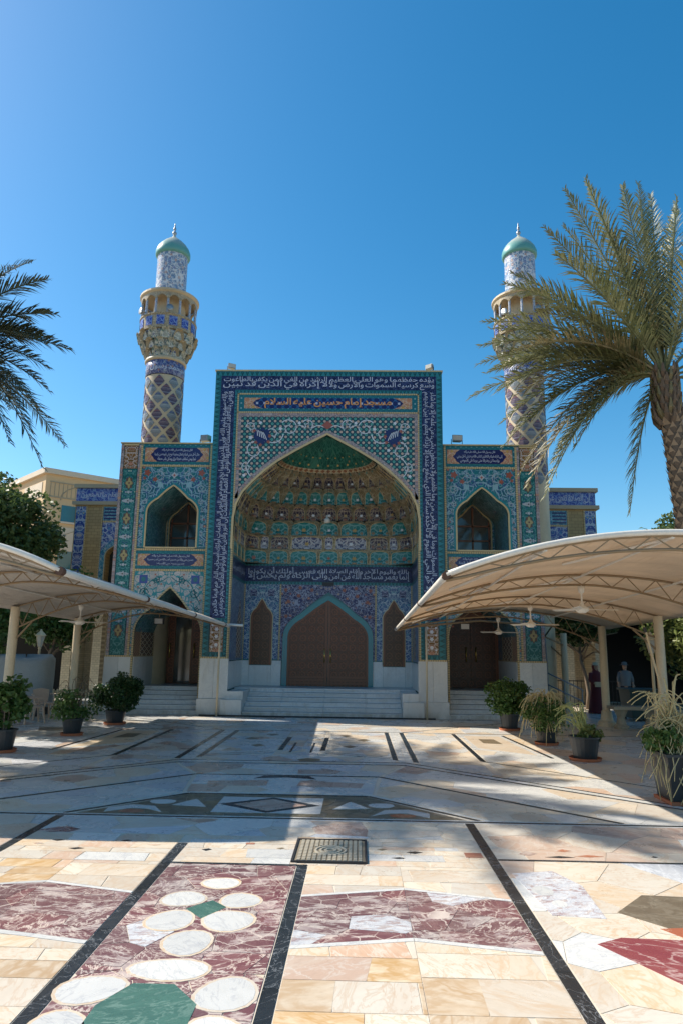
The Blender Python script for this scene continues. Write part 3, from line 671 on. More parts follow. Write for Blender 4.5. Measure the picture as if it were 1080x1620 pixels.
def wing(s):
    nm = 'left' if s < 0 else 'right'
    Wg = empty('mosque_wing', (s*5.2, .35, 0), 0, 'two-storey turquoise tiled wing %s' % ('left of the portal with its door standing open' if s < 0 else 'right of the portal behind the bright canopy'), 'building', 'tiled wings flanking the portal')
    e = lambda a, b: (min(s*a, s*b), max(s*a, s*b))
    lo = arch(4.845, 1.03, 0, 2.42, 3.78, sk=.42); up = arch(4.93, .80, 5.05, 6.22, 7.06, sk=.42)
    X0, X1 = 3.672, 6.727
    MB().prism(mir(notch(X0, X1, 0, 5.05, lo), s), .372, 3.2).build('lower_wall', m_tealp, Wg, fix=True)
    MB().prism(mir(notch(X0, X1, 5.052, 8.48, up), s), .372, 2.6).build('upper_wall', m_tealp, Wg, fix=True)
    MB().box(*e(X0, X1), 3.203, 3.4, 0, 5.05).build('rear_wall', m_room, Wg)
    MB().box(*e(X0, X1 + .03), .33, 5.6, 8.482, 8.52).build('roof_coping', m_cream, Wg)
    ia = arch(5.0, .60, 5.06, 6.25, 6.97, sk=.42)
    MB().prism(mir(notch(X0, X1, 5.052, 8.47, ia), s), 2.603, 2.75).build('inner_wall', m_wing, Wg, fix=True)
    archstrip(MB(), mir(ia, s) if s > 0 else list(reversed(mir(ia, s))), .05, 2.575, 2.61).build('inner_moulding', m_cream, Wg)
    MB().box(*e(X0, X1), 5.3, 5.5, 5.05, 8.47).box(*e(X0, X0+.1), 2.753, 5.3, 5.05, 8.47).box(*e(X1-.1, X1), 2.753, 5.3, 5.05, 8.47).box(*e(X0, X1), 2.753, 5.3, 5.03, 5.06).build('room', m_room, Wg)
    wf = empty('window', (s*5.0, 2.72, 5.06)); wf.parent = Wg
    for (a, b, z0, z1) in ((4.40, 4.46, 5.06, 6.9), (5.54, 5.60, 5.06, 6.9), (4.97, 5.03, 5.06, 6.9), (4.40, 5.60, 5.70, 5.76), (4.40, 5.60, 6.22, 6.28)):
        MB().box(*e(a, b), 2.70, 2.74, z0, z1).build('glazing_bar', m_wood, wf)
    MB().box(*e(4.40, 5.60), 2.742, 2.746, 5.06, 6.95).build('pane', m_glass, wf)
    # reveal of the upper window
    mb = MB()
    for (p, q) in zip(up, up[1:]):
        k = .004
        mb.add([(s*p[0], .38, p[1]), (s*q[0], .38, q[1]), (s*q[0], 2.598, q[1]), (s*p[0], 2.598, p[1])], [(0, 1, 2, 3)])
    for i in range(len(mb.v)): x, y, z = mb.v[i]; cx = s*4.93; mb.v[i] = (cx + (x - cx)*.994, y, 5.05 + (z - 5.05)*.997)
    mb.build('window_reveal', m_wing_y, Wg)
    panel('window_sill', *e(4.135, 5.725), 5.03, 5.075, .30, 2.59, m_cream, Wg)
    # faces
    MB().prism(mir(notch(3.80, 6.0, 5.08, 7.70, [(x, max(z, 5.08)) for x, z in up]), s), .345, .368).build('floral_panel', m_wing, Wg, fix=True)
    archstrip(MB(), mir(up, s) if s > 0 else list(reversed(mir(up, s))), .05, .322, .37).build('arch_moulding', m_cream, Wg)
    ua = [(x + (.05 if x > 4.93 else -.05), z + .04) for x, z in up]
    archstrip(MB(), mir(ua, s) if s > 0 else list(reversed(mir(ua, s))), .06, .334, .36).build('turquoise_arch_border', m_turq, Wg)
    sc1 = MB(); sc2 = MB(); sc3 = MB()
    for q in (-1, 1):
        cx = s*4.93
        scroll(sc1, cx + q*.50, 7.38, .19, pi*.5, q, .020, .343); scroll(sc1, cx + q*.90, 7.0, .15, 0, -q, .018, .343); scroll(sc1, cx + q*.92, 6.55, .10, pi*.5, q, .016, .343)
        for k in range(5): scroll(sc1, cx + q*.93, 6.3 - k*.26, .085, pi*(k % 2), q*(1 if k % 2 else -1), .015, .343)
        scroll(sc3, cx + q*.30, 7.25, .11, 0, q, .020, .3435); scroll(sc3, cx + q*.70, 7.22, .13, pi, -q, .020, .3435)
        for (fx, fz, r) in ((.88, 7.5, .10), (.62, 7.28, .07), (.96, 7.32, .05)): flower(sc2, cx + q*fx, fz, r, .341, 5)
    flower(sc1, s*4.93, 7.42, .085, .341, 4); flower(sc2, s*4.93, 7.42, .035, .340, 4)
    for mb_, n_, m_ in ((sc1, 'pale_scrolls', m_palew), (sc2, 'rust_flowers', m_red), (sc3, 'cobalt_scrolls', m_blue)): mb_.build(n_, m_, Wg)['kind'] = 'stuff'
    for x in (3.765, 6.035): panel('bead_moulding', *e(x-.03, x+.03), ZB, 8.44, .325, .368, m_bz, Wg)
    for z in (7.735, 5.02 - .03, 4.34): panel('bead_moulding', *e(3.80, 6.0), z-.03, z+.03, .326, .368, m_bx, Wg)
    cartouche(Wg, s, 7.77, 8.44, [('قال رسول الله صلى الله عليه وآله', 1.0, .22), ('إني تارك فيكم الثقلين كتاب الله وعترتي أهل بيتي', 1.46, .34), ('وإنهما لن يفترقا حتى يردا علي الحوض', 1.25, .30)] if s > 0 else
                        [('قال رسول الله صلى الله عليه وآله', 1.0, .22), ('مثل أهل بيتي فيكم كمثل سفينة نوح في قومه من ركبها', 1.46, .34), ('نجا ومن تخلف عنها غرق ومثل باب حطة', 1.25, .30)])
    cartouche(Wg, s, 4.38, 4.95, [('قال رسول الله صلى الله عليه وآله', 1.2, .24), ('الحسن والحسين سيدا شباب أهل الجنة', 1.46, .36), ('وأبوهما خير منهما', .9, .26)] if s > 0 else
                        [('قال رسول الله صلى الله عليه وآله', 1.2, .24), ('حسين مني وأنا من حسين أحب الله من أحب حسينا', 1.46, .36), ('حسين سبط من الأسباط', .9, .26)])
    MB().prism(mir(notch(3.80, 6.0, ZB+.05, 4.305, [(x, max(z, ZB+.05)) for x, z in lo]), s), .345, .368).build('floral_panel', m_whitefl, Wg, fix=True)
    archstrip(MB(), mir(lo, s) if s > 0 else list(reversed(mir(lo, s))), .055, .318, .37).build('arch_moulding', m_bz, Wg)
    w1 = MB(); w3 = MB()
    for q in (-1, 1):
        cx = s*4.885
        scroll(w1, cx + q*.42, 4.02, .13, pi*.5, q, .030, .343); scroll(w1, cx + q*.80, 3.62, .16, 0, -q, .034, .343); scroll(w1, cx + q*.92, 3.12, .09, pi*.5, q, .026, .343)
        w1.ribbon([(cx + q*(.06 + t*.95), 4.12 - .10*sin(t*8) - t*t*.75) for t in [i/20 for i in range(21)]], .026, .343)
        x = cx + q*.82; MB().box(x - .13, x + .13, .339, .3415, 3.92, 4.18).build('cobalt_square', m_blue, Wg); flower(w1, x, 4.05, .075, .337, 8)
        for (fx, fz) in ((.25, 3.9), (.6, 3.85), (.98, 3.8), (.72, 3.35), (1.0, 3.4), (.45, 4.2), (.95, 2.7)): flower(w3, cx + q*fx, fz, .028, .342, 5)
    w1.build('teal_scrolls', m_tealp, Wg)['kind'] = 'stuff'; w3.build('rust_flowers', m_red, Wg)['kind'] = 'stuff'
    if True:   # outer pilaster
        pg = panel('pilaster_panel', *e(6.17, 6.61), 1.72, 7.60, .343, .368, m_green, Wg)
        panel('pilaster_head', *e(6.17, 6.61), 7.64, 8.40, .343, .368, m_brownfl, Wg)
        for x in (6.10, 6.685): panel('pilaster_border', *e(x-.055, x+.038), ZB, 8.44, .330, .369, m_pinkb, Wg)
        panel('pilaster_border', *e(6.15, 6.64), 8.41, 8.46, .331, .369, m_cream, Wg)
        mw = MB(); mr = MB(); xc = s*6.39
        for k, z in enumerate([2.45, 3.62, 4.80, 5.98, 7.15]):
            md = MB(); mo = MB()
            pts = [(xc + .125*(1 + .16*cos(8*a))*cos(a), z + .20*(1 + .12*cos(8*a))*sin(a)) for a in [2*pi*i/32 for i in range(32)]]; md.sheet(pts, .3405)
            mo.sheet([(xc + .09*(1 + .3*cos(4*a))*cos(a), z + .14*(1 + .3*cos(4*a))*sin(a)) for a in [2*pi*i/24 for i in range(24)]], .3385)
            flower(mr, xc, z, .03, .337, 6); md.build('medallion', m_medr, pg, fix=True); mo.build('medallion_centre', m_medo, pg, fix=True)
        for z in (3.03, 4.21, 5.39, 6.56):
            for dx, r in ((0, .075), (-.10, .05), (.10, .05), (-.17, .028), (.17, .028)): flower(mw, xc + dx, z, r, .3395, 5)
            flower(mr, xc, z, .026, .338, 5)
            for q in (-.29, .29):
                for dx, r in ((0, .045), (-.08, .026), (.08, .026)): flower(mw, xc + dx, z + q, r, .3398, 5)
        mw.build('white_flowers', m_palew, pg)['kind'] = 'stuff'; mr.build('medallion_cores', m_medr, pg)['kind'] = 'stuff'
    # marble plinth
    for (x0, x1) in ((5.93, 6.30), (6.306, 6.74)): panel('marble_slab', *e(x0, x1), 0, ZB-.004, .30, .368, m_marble, Wg)
    panel('bead_moulding', *e(5.90, 6.75), ZB-.003, ZB+.045, .295, .342, m_bx, Wg)
    # porch: outer reveal, inner reveal, door wall
    xr = s*5.873
    def rv(name, y0, y1, z0, z1, t, mat): return MB().box(min(xr, xr - s*t), max(xr, xr - s*t), y0, y1, z0, z1).build(name, mat, Wg)
    rv('marble_slab', .38, 1.6, .74, ZB, .02, m_marble); rv('marble_slab', 1.606, 3.19, .74, ZB, .02, m_marble)
    rv('brown_lattice_panel', .39, .95, ZB+.03, 2.5, .012, m_brownlat_y); rv('lattice_panel', 1.0, 2.35, ZB+.03, 2.5, .014, m_laty); rv('vine_strip', 2.45, 3.15, ZB+.03, 2.5, .012, m_strip)
    rv('bead_moulding', .38, 3.19, ZB, ZB+.03, .025, m_by); rv('bead_moulding', .95, 1.0, ZB+.03, 2.5, .02, m_bz); rv('bead_moulding', 2.36, 2.44, ZB+.03, 2.5, .02, m_bz)
    mb = MB()
    for (p, q) in zip(lo[1:-1], lo[2:-1]):
        mb.add([(s*p[0], .38, p[1]), (s*q[0], .38, q[1]), (s*q[0], 3.19, q[1]), (s*p[0], 3.19, p[1])], [(0, 1, 2, 3)])
    for i in range(len(mb.v)): x, y, z = mb.v[i]; cx = s*4.845; mb.v[i] = (cx + (x - cx)*.985, y, 2.4 + (z - 2.4)*.985)
    mb.build('porch_vault', m_wing_y, Wg)
    MB().box(*e(3.82, 5.87), 3.16, 3.2, .74, 3.74).build('door_wall', m_wood, Wg)
    d = empty('double_door', (s*4.9, 3.15, .745)); d.parent = Wg
    for k, (a, b) in enumerate(((4.07, 4.90), (4.91, 5.74))):
        if s < 0 and k == 0:
            lf = MB().box(*e(4.10, 4.72), 3.10, 3.15, .76, 3.1).build('door_leaf', m_door, d)
        elif s < 0 and k == 1:
            lf = MB().box(*e(5.35, 5.74), 3.10, 3.15, .76, 3.1).build('door_leaf', m_door, d)
        else: lf = MB().box(*e(a, b), 3.10, 3.15, .76, 3.1).build('door_leaf', m_sidedoor, d)
        hx = (4.62, 5.47)[k] if s < 0 else (4.74, 5.07)[k]
        MB().tube([(s*hx, 3.04, 1.60), (s*hx, 3.04, 2.1)], .024, 8).tube([(s*hx, 3.04, 1.65), (s*hx, 3.11, 1.65)], .014).tube([(s*hx, 3.04, 2.05), (s*hx, 3.11, 2.05)], .014).build('handle', m_brass, lf, smooth=True)
    if s < 0:
        MB().box(*e(4.72, 5.35), 3.135, 3.155, .76, 3.1).build('dark_glass_pane', m_glass, d)
        for x in (4.73, 5.33): MB().box(*e(x-.02, x+.02), 3.09, 3.134, .76, 3.1).build('pane_frame', m_wood, d)
    MB().box(*e(4.03, 5.78), 3.11, 3.158, 3.104, 3.22).build('door_head', m_wood, d)
    # steps
    S = empty('side_steps', (s*4.8, 0, 0), 0, 'white marble steps up to the %s' % ('open side door left of the portal' if s < 0 else 'closed side door behind the potted shrubs'), 'steps', 'side door steps')
    for k in range(6):
        z = .74*(k+1)/6
        MB().box(*e(3.75, 5.86), -.02 + k*.27, 1.55, z - .74/6 + .004, z - .03).build('riser', m_step, S); MB().box(*e(3.75, 5.86), -.05 + k*.27, 1.57, z - .028, z).build('tread', m_step, S)
    MB().box(*e(3.83, 5.85), 1.575, 3.15, 0, .735).build('landing', m_step, S)
wing(-1); wing(1)

# ================================================================ MINARETS
m_minup = arabesque('pale_blue_minaret_tile', (.16,.26,.40), (.55,.57,.60), (.10,.14,.30), (.40,.26,.22), WHITE, 5.5, 'cyl', sym=False, vw=.07, r=.30, cyl=.6)
m_mincream = plain('cream_minaret_brick', (.50,.395,.255), .5, bump=.25, amt=.3); m_balc = arabesque('balcony_tile', (.33,.26,.165), (.46,.38,.25), (.20,.22,.22), (.30,.22,.14), CREAM, 7, 'cyl', sym=False, vw=.06, cyl=1.0)
m_minnavy = arabesque('navy_minaret_tile', (.085,.055,.09), (.22,.18,.20), (.22,.10,.10), (.2,.2,.24), CREAM, 9, 'xz', sym=False, vw=.05)
m_minblue = arabesque('slate_minaret_tile', (.17,.19,.20), (.34,.35,.35), (.08,.10,.22), (.24,.2,.18), CREAM, 9, 'xz', sym=False, vw=.05)
M = Mat('turquoise_dome_glaze', .4); x, y, z = M.coords(); nz = M.noise(M.vec(x, y, z), 5, 4); m_domet = M.out(M.mix((z + nz*.25).ss(.02, .55), (.10,.30,.28), (.42,.44,.37))); m_minband = arabesque('minaret_band_tile', (.05,.07,.22), (.24,.26,.38), (.30,.16,.14), (.2,.26,.36), CREAM, 6, 'cyl', sym=False, cyl=.7)
m_corbel = arabesque('corbel_tile', (.34,.34,.28), (.58,.56,.48), (.03,.14,.16), (.04,.06,.2), CREAM, 7, 'xz', sym=False)
def minaret(x, y, label):
    Mn = empty('minaret', (x, y, 0), 0, label, 'minaret', 'pair of tiled minarets'); c = (x, y, 0); r0 = .675
    MB().lathe([(r0+.02, 0), (r0+.012, 11.72)], c, 32).build('shaft', m_mincream, Mn, (x, y, 9), smooth=True)
    # diamond tiles, each its own piece
    na, hz = 8, .64; R = r0 + .032
    def diamond(w, h):
        vs = []; pts = []
        for i in range(20):
            a = 2*pi*i/20; ca, sa_ = cos(a), sin(a); q = 1/((abs(ca)**1.12 + abs(sa_)**1.12)**(1/1.12)); pts.append((ca*q*w, sa_*q*h))
        vs = [(R+.004, 0, 0)] + [(R*cos(u/R), R*sin(u/R), v) for u, v in pts]
        b = [((R-.02)*cos(u/R), (R-.02)*sin(u/R), v) for u, v in pts]; n = len(pts)
        return vs + b, [(0, 1+i, 1+(i+1) % n) for i in range(n)] + [(1+i, 1+n+i, 1+n+(i+1) % n, 1+(i+1) % n) for i in range(n)]
    vs, fs = diamond(pi*R/na*.73, hz/2*.73); mes = []
    for m in (m_minnavy, m_minblue):
        me = bpy.data.meshes.new('diamond_tile'); me.from_pydata(vs, [], fs); me.materials.append(m); mes.append(me)
    row = 0; z = 11.45
    while z > 7.9:
        for k in range(na):
            o = bpy.data.objects.new('diamond_tile', mes[(row + 0) % 2 if False else (k + row//2) % 2]); COL.objects.link(o); o.parent = Mn
            o.location = (0, 0, z); o.rotation_euler[2] = 2*pi*(k + (.5 if row % 2 else 0))/na
        row += 1; z -= hz/2
    MB().lathe([(R-.01, 11.74), (R+.004, 11.75), (R+.004, 12.28), (R-.01, 12.29)], c, 32).build('inscription_band', m_minband, Mn, (x, y, 12), smooth=True)
    lettering('lettering', 'لا إله إلا الله محمد رسول الله علي ولي الله', m_letter, Mn, lambda u, v: (x + (R+.010)*sin(u/R), y - (R+.010)*cos(u/R), 11.98 + v), 2*pi*R*.96, .30, .014)
    MB().lathe([(R-.01, 12.29), (R+.05, 12.31), (R+.06, 12.37), (R+.03, 12.43), (R, 12.45)], c, 32).build('ring_moulding', m_mincream, Mn, (x, y, 12), smooth=True)
    # corbel of stacked niches
    cor = MB().lathe([(.70, 12.45), (.72, 12.70), (.83, 12.72), (.86, 13.0), (.97, 13.02), (1.0, 13.34), (.9, 13.36)], c, 32).build('corbel', m_corbel, Mn, (x, y, 13))
    for t, (z0, z1, r, n) in enumerate(((12.47, 12.74, .735, 14), (12.74, 13.04, .87, 14), (13.04, 13.38, 1.0, 14))):
        for k in range(n):
            a0 = 2*pi*(k + .5*(t % 2))/n; w = pi/n*.95; mb = MB(); nn = 8; P_ = []
            for i in range(nn + 1):
                q = -1 + 2*i/nn; hh = (1 - abs(q)**1.6)
                P_.append((q, hh))
            inner = [(a0 + q*w*.72, z0 + (z1-z0)*(.10 + .72*h), r - .05) for q, h in P_]
            outer = [(a0 + q*w, z0 + (z1-z0)*(.0 + 1.0*min(1, h*1.5)), r + .05 + .09*min(1, h*1.5)) for q, h in P_]
            f = lambda a, z, r: (x + r*cos(a), y + r*sin(a), z)
            mb.add([f(*p) for p in inner] + [f(*p) for p in outer], [(i, i+1, nn+2+i, nn+1+i) for i in range(nn)])
            mb.build('corbel_niche', m_corbel if k % 3 else m_balc, cor)
    pr = MB().lathe([(.98, 13.36), (1.06, 13.38), (1.06, 13.44), (1.03, 13.45), (1.03, 13.92), (1.06, 13.93), (1.06, 13.98), (.94, 13.98), (.94, 13.40), (.6, 13.40)], c, 28).build('parapet', m_balc, Mn, (x, y, 13.7))
    n = 14
    for k in range(n):
        a0, a1 = 2*pi*(k + .18)/n, 2*pi*(k + .82)/n
        MB().lathe([(1.042, 13.50), (1.042, 13.86)], c, 3, a0, a1).build('blue_panel', m_blueband, pr)
    nc = 14
    for k in range(nc):
        a = 2*pi*k/nc
        MB().tube([(x + .99*cos(a), y + .99*sin(a), 13.98), (x + .99*cos(a), y + .99*sin(a), 14.72)], .045, 6).build('column', m_minup, Mn)
        mb = MB(); q = []
        for i in range(9):
            t = i/8; aa = a + 2*pi/nc*t; zz = 14.50 + .20*sin(pi*t)**.7; q.append((aa, zz))
        for rr in (1.035, .96): pass
        vs = [(x + 1.035*cos(aa), y + 1.035*sin(aa), zz) for aa, zz in q] + [(x + 1.035*cos(aa), y + 1.035*sin(aa), 14.80) for aa, zz in q]
        vs += [(x + .95*cos(aa), y + .95*sin(aa), zz) for aa, zz in q]
        mb.add(vs, [(i, i+1, 10+i, 9+i) for i in range(8)] + [(i, i+1, 19+i, 18+i) for i in range(8)]); mb.build('arch', m_balc, Mn)
    MB().lathe([(.56, 14.80), (1.03, 14.80), (1.10, 14.86), (1.10, 14.93), (1.02, 14.97), (.57, 15.0)], c, 32).build('balcony_roof', m_mincream, Mn, (x, y, 14.9))
    MB().lathe([(.60, 13.3), (.60, 14.85)], c, 24).build('balcony_core', m_mincream, Mn, (x, y, 14))
    MB().lathe([(.575, 14.9), (.57, 16.75)], c, 32).build('upper_shaft', m_minup, Mn, (x, y, 16), smooth=True)
    MB().lathe([(.56, 16.72), (.635, 16.74), (.66, 16.80), (.655, 16.95), (.60, 17.10), (.50, 17.25), (.36, 17.40), (.22, 17.52), (.10, 17.62), (.05, 17.70)], c, 32).build('dome', m_domet, Mn, (x, y, 17), smooth=True)
    MB().lathe([(.05, 17.66), (.04, 17.72), (.085, 17.78), (.085, 17.84), (.035, 17.90), (.03, 17.93), (.058, 17.98), (.05, 18.04), (.02, 18.08), (.03, 18.12), (.008, 18.26), (0, 18.27)], c, 12).build('finial', m_steel, Mn, (x, y, 18), smooth=True)
    for q in (-1, 1):
        MB().lathe([(.0, .0), (.03, .0), (.05, .10), (.13, .22), (.13, .24), (0, .2)], (0, 0, 0), 12).build('loudspeaker', m_steel, Mn, (0, 0, 0), smooth=True)
        o = bpy.context.scene.objects[-1] if False else [q_ for q_ in bpy.data.objects if q_.name.startswith('loudspeaker') and q_.parent == Mn][-1]
        a = -pi/2 + q*.55 - .25; o.location = (.93*cos(a), .93*sin(a), 14.12); o.rotation_euler = (pi/2, 0, a + pi/2)
minaret(-6.25, 3.0, 'slender minaret with turquoise cap above the left wing, clear of the palms')
minaret(7.07, 3.0, 'slender minaret with turquoise cap above the right wing, half hidden by palm fronds')

# ================================================================ SIDE HALLS (further back)
def brick(name, c, plane='xz', sc=1.0):
    M = Mat(name, .7); u, v = uv(M, plane); n = M.g.nodes.new('ShaderNodeTexBrick'); M.g.links.new(M.vec(u, v), n.inputs['Vector'])
    n.inputs['Scale'].default_value = 1/(.25*sc)*.5; n.inputs['Color1'].default_value = (*c, 1); n.inputs['Color2'].default_value = (*[q*.8 for q in c], 1); n.inputs['Mortar'].default_value = (*[q*.55 for q in c], 1)
    n.inputs['Mortar Size'].default_value = .02; return M.out(wear(M, n.outputs[0], .12))
m_brick = brick('tan_brick', (.45,.32,.15)); m_sand = plain('sand_cornice', (.38,.32,.22), .7, amt=.2); m_creamcl = brick('cream_brick_cladding', (.62,.55,.40), sc=.7)
m_hallstrip = arabesque('cobalt_floral_strip_tile', (.05,.09,.34), (.40,.46,.56), (.40,.40,.5), (.06,.22,.42), CREAM, 3.6, vw=.06, r=.25)
m_tealb = arabesque('teal_arch_border_tile', (.04,.20,.32), (.22,.42,.50), (.06,.1,.34), (.3,.4,.5), CREAM, 6, vw=.05)
def hall(s):
    H = empty('side_hall', (s*8.6, 6, 0), 0, 'tan brick hall with cobalt tile bands, set back %s' % ('beyond the left wing' if s < 0 else 'under the right minaret'), 'building', 'brick halls set back either side')
    e = lambda a, b: (min(s*a, s*b), max(s*a, s*b)); Yh = 6.0; X0, X1 = 6.75, 10.44
    ar = arch(8.35, .72, 0, 5.5, 6.22, sk=.42)
    MB().prism(mir([(X0, 3.9), (X0, 8.28), (X1, 8.28), (X1, 3.9)] + [(9.07, 3.9)] + list(reversed([(x, max(z, 3.9)) for x, z in ar]))[1:-1] + [(7.63, 3.9)], s), Yh, Yh+.5).build('front_wall', m_brick, H, fix=True)
    MB().box(*e(X1-.3, X1), Yh+.503, 16, 0, 8.28).box(*e(X0, X1-.31), 7.4, 7.6, 0, 8.28).build('rear_wall', m_creamcl, H)
    MB().box(*e(X0-.03, X1+.10), Yh-.10, 16.1, 8.262, 8.42).build('cornice', m_sand, H); MB().box(*e(X0-.02, X1+.12), Yh-.12, 16, 7.56, 7.71).build('lower_cornice', m_sand, H)
    b = panel('inscription_band', *e(X0+.02, X1), 7.72, 8.255, Yh-.03, Yh-.002, m_blueband, H)
    lettering('lettering', 'إن الصلاة تنهى عن الفحشاء والمنكر' if s > 0 else 'ولذكر الله أكبر والله يعلم ما تصنعون', m_letter, b, lambda u, v: (s*8.6 + u, Yh-.035, 7.985 + v), 3.3, .38, .014)
    panel('blue_strip', *e(10.0, 10.40), 3.95, 7.5, Yh-.02, Yh-.002, m_hallstrip, H); panel('bead_moulding', *e(9.94, 9.995), 3.95, 7.54, Yh-.03, Yh-.002, m_bz, H); panel('bead_moulding', *e(9.30, 9.345), 3.95, 7.54, Yh-.03, Yh-.002, m_bz, H)
    q = panel('blue_panel', *e(X0+.02, 9.28), 6.93, 7.5, Yh-.02, Yh-.002, m_tealb, H)
    for k in range(4):
        for j in range(4): panel('navy_bar', *e(6.82 + j*.63, 7.36 + j*.63), 6.975 + k*.13, 7.045 + k*.13, Yh-.025, Yh-.021, m_navyp, H)
    panel('bead_moulding', *e(X0+.02, 9.28), 6.86, 6.92, Yh-.03, Yh-.002, m_bx, H)
    MB().prism(mir(notch(X0+.02, 9.28, 3.95, 6.85, [(x, max(z, 3.95)) for x, z in arch(8.35, .95, 0, 5.55, 6.45, sk=.42)]), s), Yh-.022, Yh-.002).build('floral_panel', m_hallstrip, H, fix=True)
    a2 = [(x, max(z, 3.95)) for x, z in ar]; archstrip(MB(), mir(a2, s) if s > 0 else list(reversed(mir(a2, s))), .22, Yh-.03, Yh-.001).build('teal_arch_border', m_tealb, H)
    archstrip(MB(), mir(a2, s) if s > 0 else list(reversed(mir(a2, s))), .03, Yh-.045, Yh-.031).build('arch_moulding', m_cream, H)
    # lower arcade
    MB().box(*e(X0, X1+.2), Yh-.25, Yh+.5, 3.55, 3.898).build('arcade_beam', m_creamcl, H)
    for x in (7.0, 8.1, 9.1, 10.25): MB().box(*e(x-.17, x+.17), Yh-.1, Yh+.3, 0, 3.547).build('arcade_pier', m_creamcl, H)
    MB().box(*e(7.65, 9.05), Yh+.46, Yh+.49, 3.9, 6.2).build('window_pane', m_glass, H)
    for x in (8.05, 8.35, 8.65): MB().box(*e(x-.03, x+.03), Yh+.40, Yh+.455, 3.9, 6.1).build('glazing_bar', m_wood, H)
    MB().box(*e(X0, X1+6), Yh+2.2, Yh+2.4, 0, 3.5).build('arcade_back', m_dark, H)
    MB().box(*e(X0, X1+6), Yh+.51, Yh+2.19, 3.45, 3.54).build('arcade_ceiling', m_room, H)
hall(-1); hall(1)

# ================================================================ cream apartment building far left
m_apt = plain('apricot_render', (.62,.44,.25), .8, amt=.08, bump=.1, bs=30); m_tealglass = plain('teal_window_glass', (.02,.13,.16), .1, .6); m_parapet = plain('pale_parapet', (.62,.52,.40), .8)
B = empty('apartment_building', (-15.5, 14.0, 0), 0, 'apricot rendered building with teal windows at far left behind the trees', 'building')
a1 = Vector((2.98, 2.59, 0)).normalized(); a2 = Vector((-2.22, 2.17, 0)).normalized(); c0 = Vector((-15.53, 14.0, 0))
def bx(mb, u0, u1, v0, v1, z0, z1):
    vs = [c0 + a1*u + a2*v + Vector((0, 0, z)) for z in (z0, z1) for (u, v) in ((u0, v0), (u1, v0), (u1, v1), (u0, v1))]
    return mb.add(vs, [(0,3,2,1),(4,5,6,7),(0,1,5,4),(1,2,6,5),(2,3,7,6),(3,0,4,7)])
bx(MB(), 0, 9, 0, 12, 0, 10.9).build('wall', m_apt, B); bx(MB(), -.18, 9.2, -.18, 12.2, 10.9, 11.18).build('parapet', m_parapet, B)
for z0, z1 in ((8.42, 9.30), (5.9, 6.85), (3.3, 4.3)):
    for u in (.92, 4.2, 6.4):
        w = empty('window', c0 + a1*u); w.location = a1*(u+.7) + Vector((0, 0, z0)); w.parent = B
        bx(MB(), u, u+1.5, -.03, -.004, z0, z1).build('pane', m_tealglass, w); bx(MB(), u+.73, u+.78, -.06, -.032, z0, z1).build('mullion', m_steel, w); bx(MB(), u-.08, u+1.58, -.12, -.002, z0-.1, z0-.004).build('sill', m_parapet, w)
        mb = MB(); ac = [(-.84, 0), (-.80, .30), (-.5, .62), (0, .85), (.5, .62), (.80, .30), (.84, 0)]
        pts = [c0 + a1*(u + .75 + p) + a2*-.02 + Vector((0, 0, z1 + .25 + q)) for p, q in ac]; mb.tube(pts, .028, 4).build('arch_moulding', m_sand, w)
    for u in (.95, 4.25, 6.45): bx(MB(), u, u+1.35, -.025, -.004, z0-1.75, z0-.30).build('pale_panel', m_parapet, B)
for u0, u1 in ((.25, 3.1), (3.6, 8.6)):
    for k in range(int((u1-u0)/.22)): bx(MB(), u0 + k*.22, u0 + k*.22 + .03, -.03, -.004, 9.75, 10.45).build('frieze_rib', m_sand, B)
bx(MB(), .22, 8.7, -.045, -.006, 10.47, 10.53).build('frieze_moulding', m_sand, B); bx(MB(), .22, 8.7, -.045, -.006, 9.66, 9.73).build('frieze_moulding', m_sand, B)
for k in range(2): bx(MB(), -.03, -.004, .4 + k*3.2, 2.9 + k*3.2, 9.7, 10.5).build('frieze_panel', m_parapet, B)

# floodlights on the roof edges
def floodlight(x, y, z, rz, label, sc=1.0):
    F = empty('floodlight', (x, y, z), 0, label, 'floodlight', 'roof floodlights')
    mb = MB(); w, h, d = .17*sc, .10*sc, .10*sc; c, s_ = cos(rz), sin(rz)
    def T(p): return (x + p[0]*c - p[1]*s_, y + p[0]*s_ + p[1]*c, z + p[2])
    def B_(n, m, x0, x1, y0, y1, z0, z1, tp=1.0):
        mb = MB(); mb.add([T((a*(tp if b == y1 else 1), b, q*1.0)) for q in (z0, z1) for (a, b) in ((x0, y0), (x1, y0), (x1, y1), (x0, y1))], [(0,3,2,1),(4,5,6,7),(0,1,5,4),(1,2,6,5),(2,3,7,6),(3,0,4,7)]); mb.build(n, m, F)
    B_('housing', m_steel, -w, w, -d, d, .12*sc, .12*sc+2*h, .75); B_('lens', m_lamp, -w*.88, w*.88, -d-.012, -d-.001, .14*sc, .10*sc+2*h)
    B_('bracket', m_blackp, -w*1.08, w*1.08, -.02, .02, 0, .03); B_('bracket', m_blackp, -w*1.1, -w*1.02, -.02, .02, .03, .2*sc); B_('bracket', m_blackp, w*1.02, w*1.1, -.02, .02, .03, .2*sc)
floodlight(-3.2, .12, HT+.03, .5, 'dark floodlight on the left end of the portal top', .75)
floodlight(3.3, .12, HT+.03, -.7, 'tilted dark floodlight on the right end of the portal top', .75)
floodlight(-4.05, .6, 8.52, 2.9, 'floodlight on the left wing roof beside the portal'); floodlight(4.2, .6, 8.57, .1, 'pale faced floodlight on the right wing roof beside the portal')
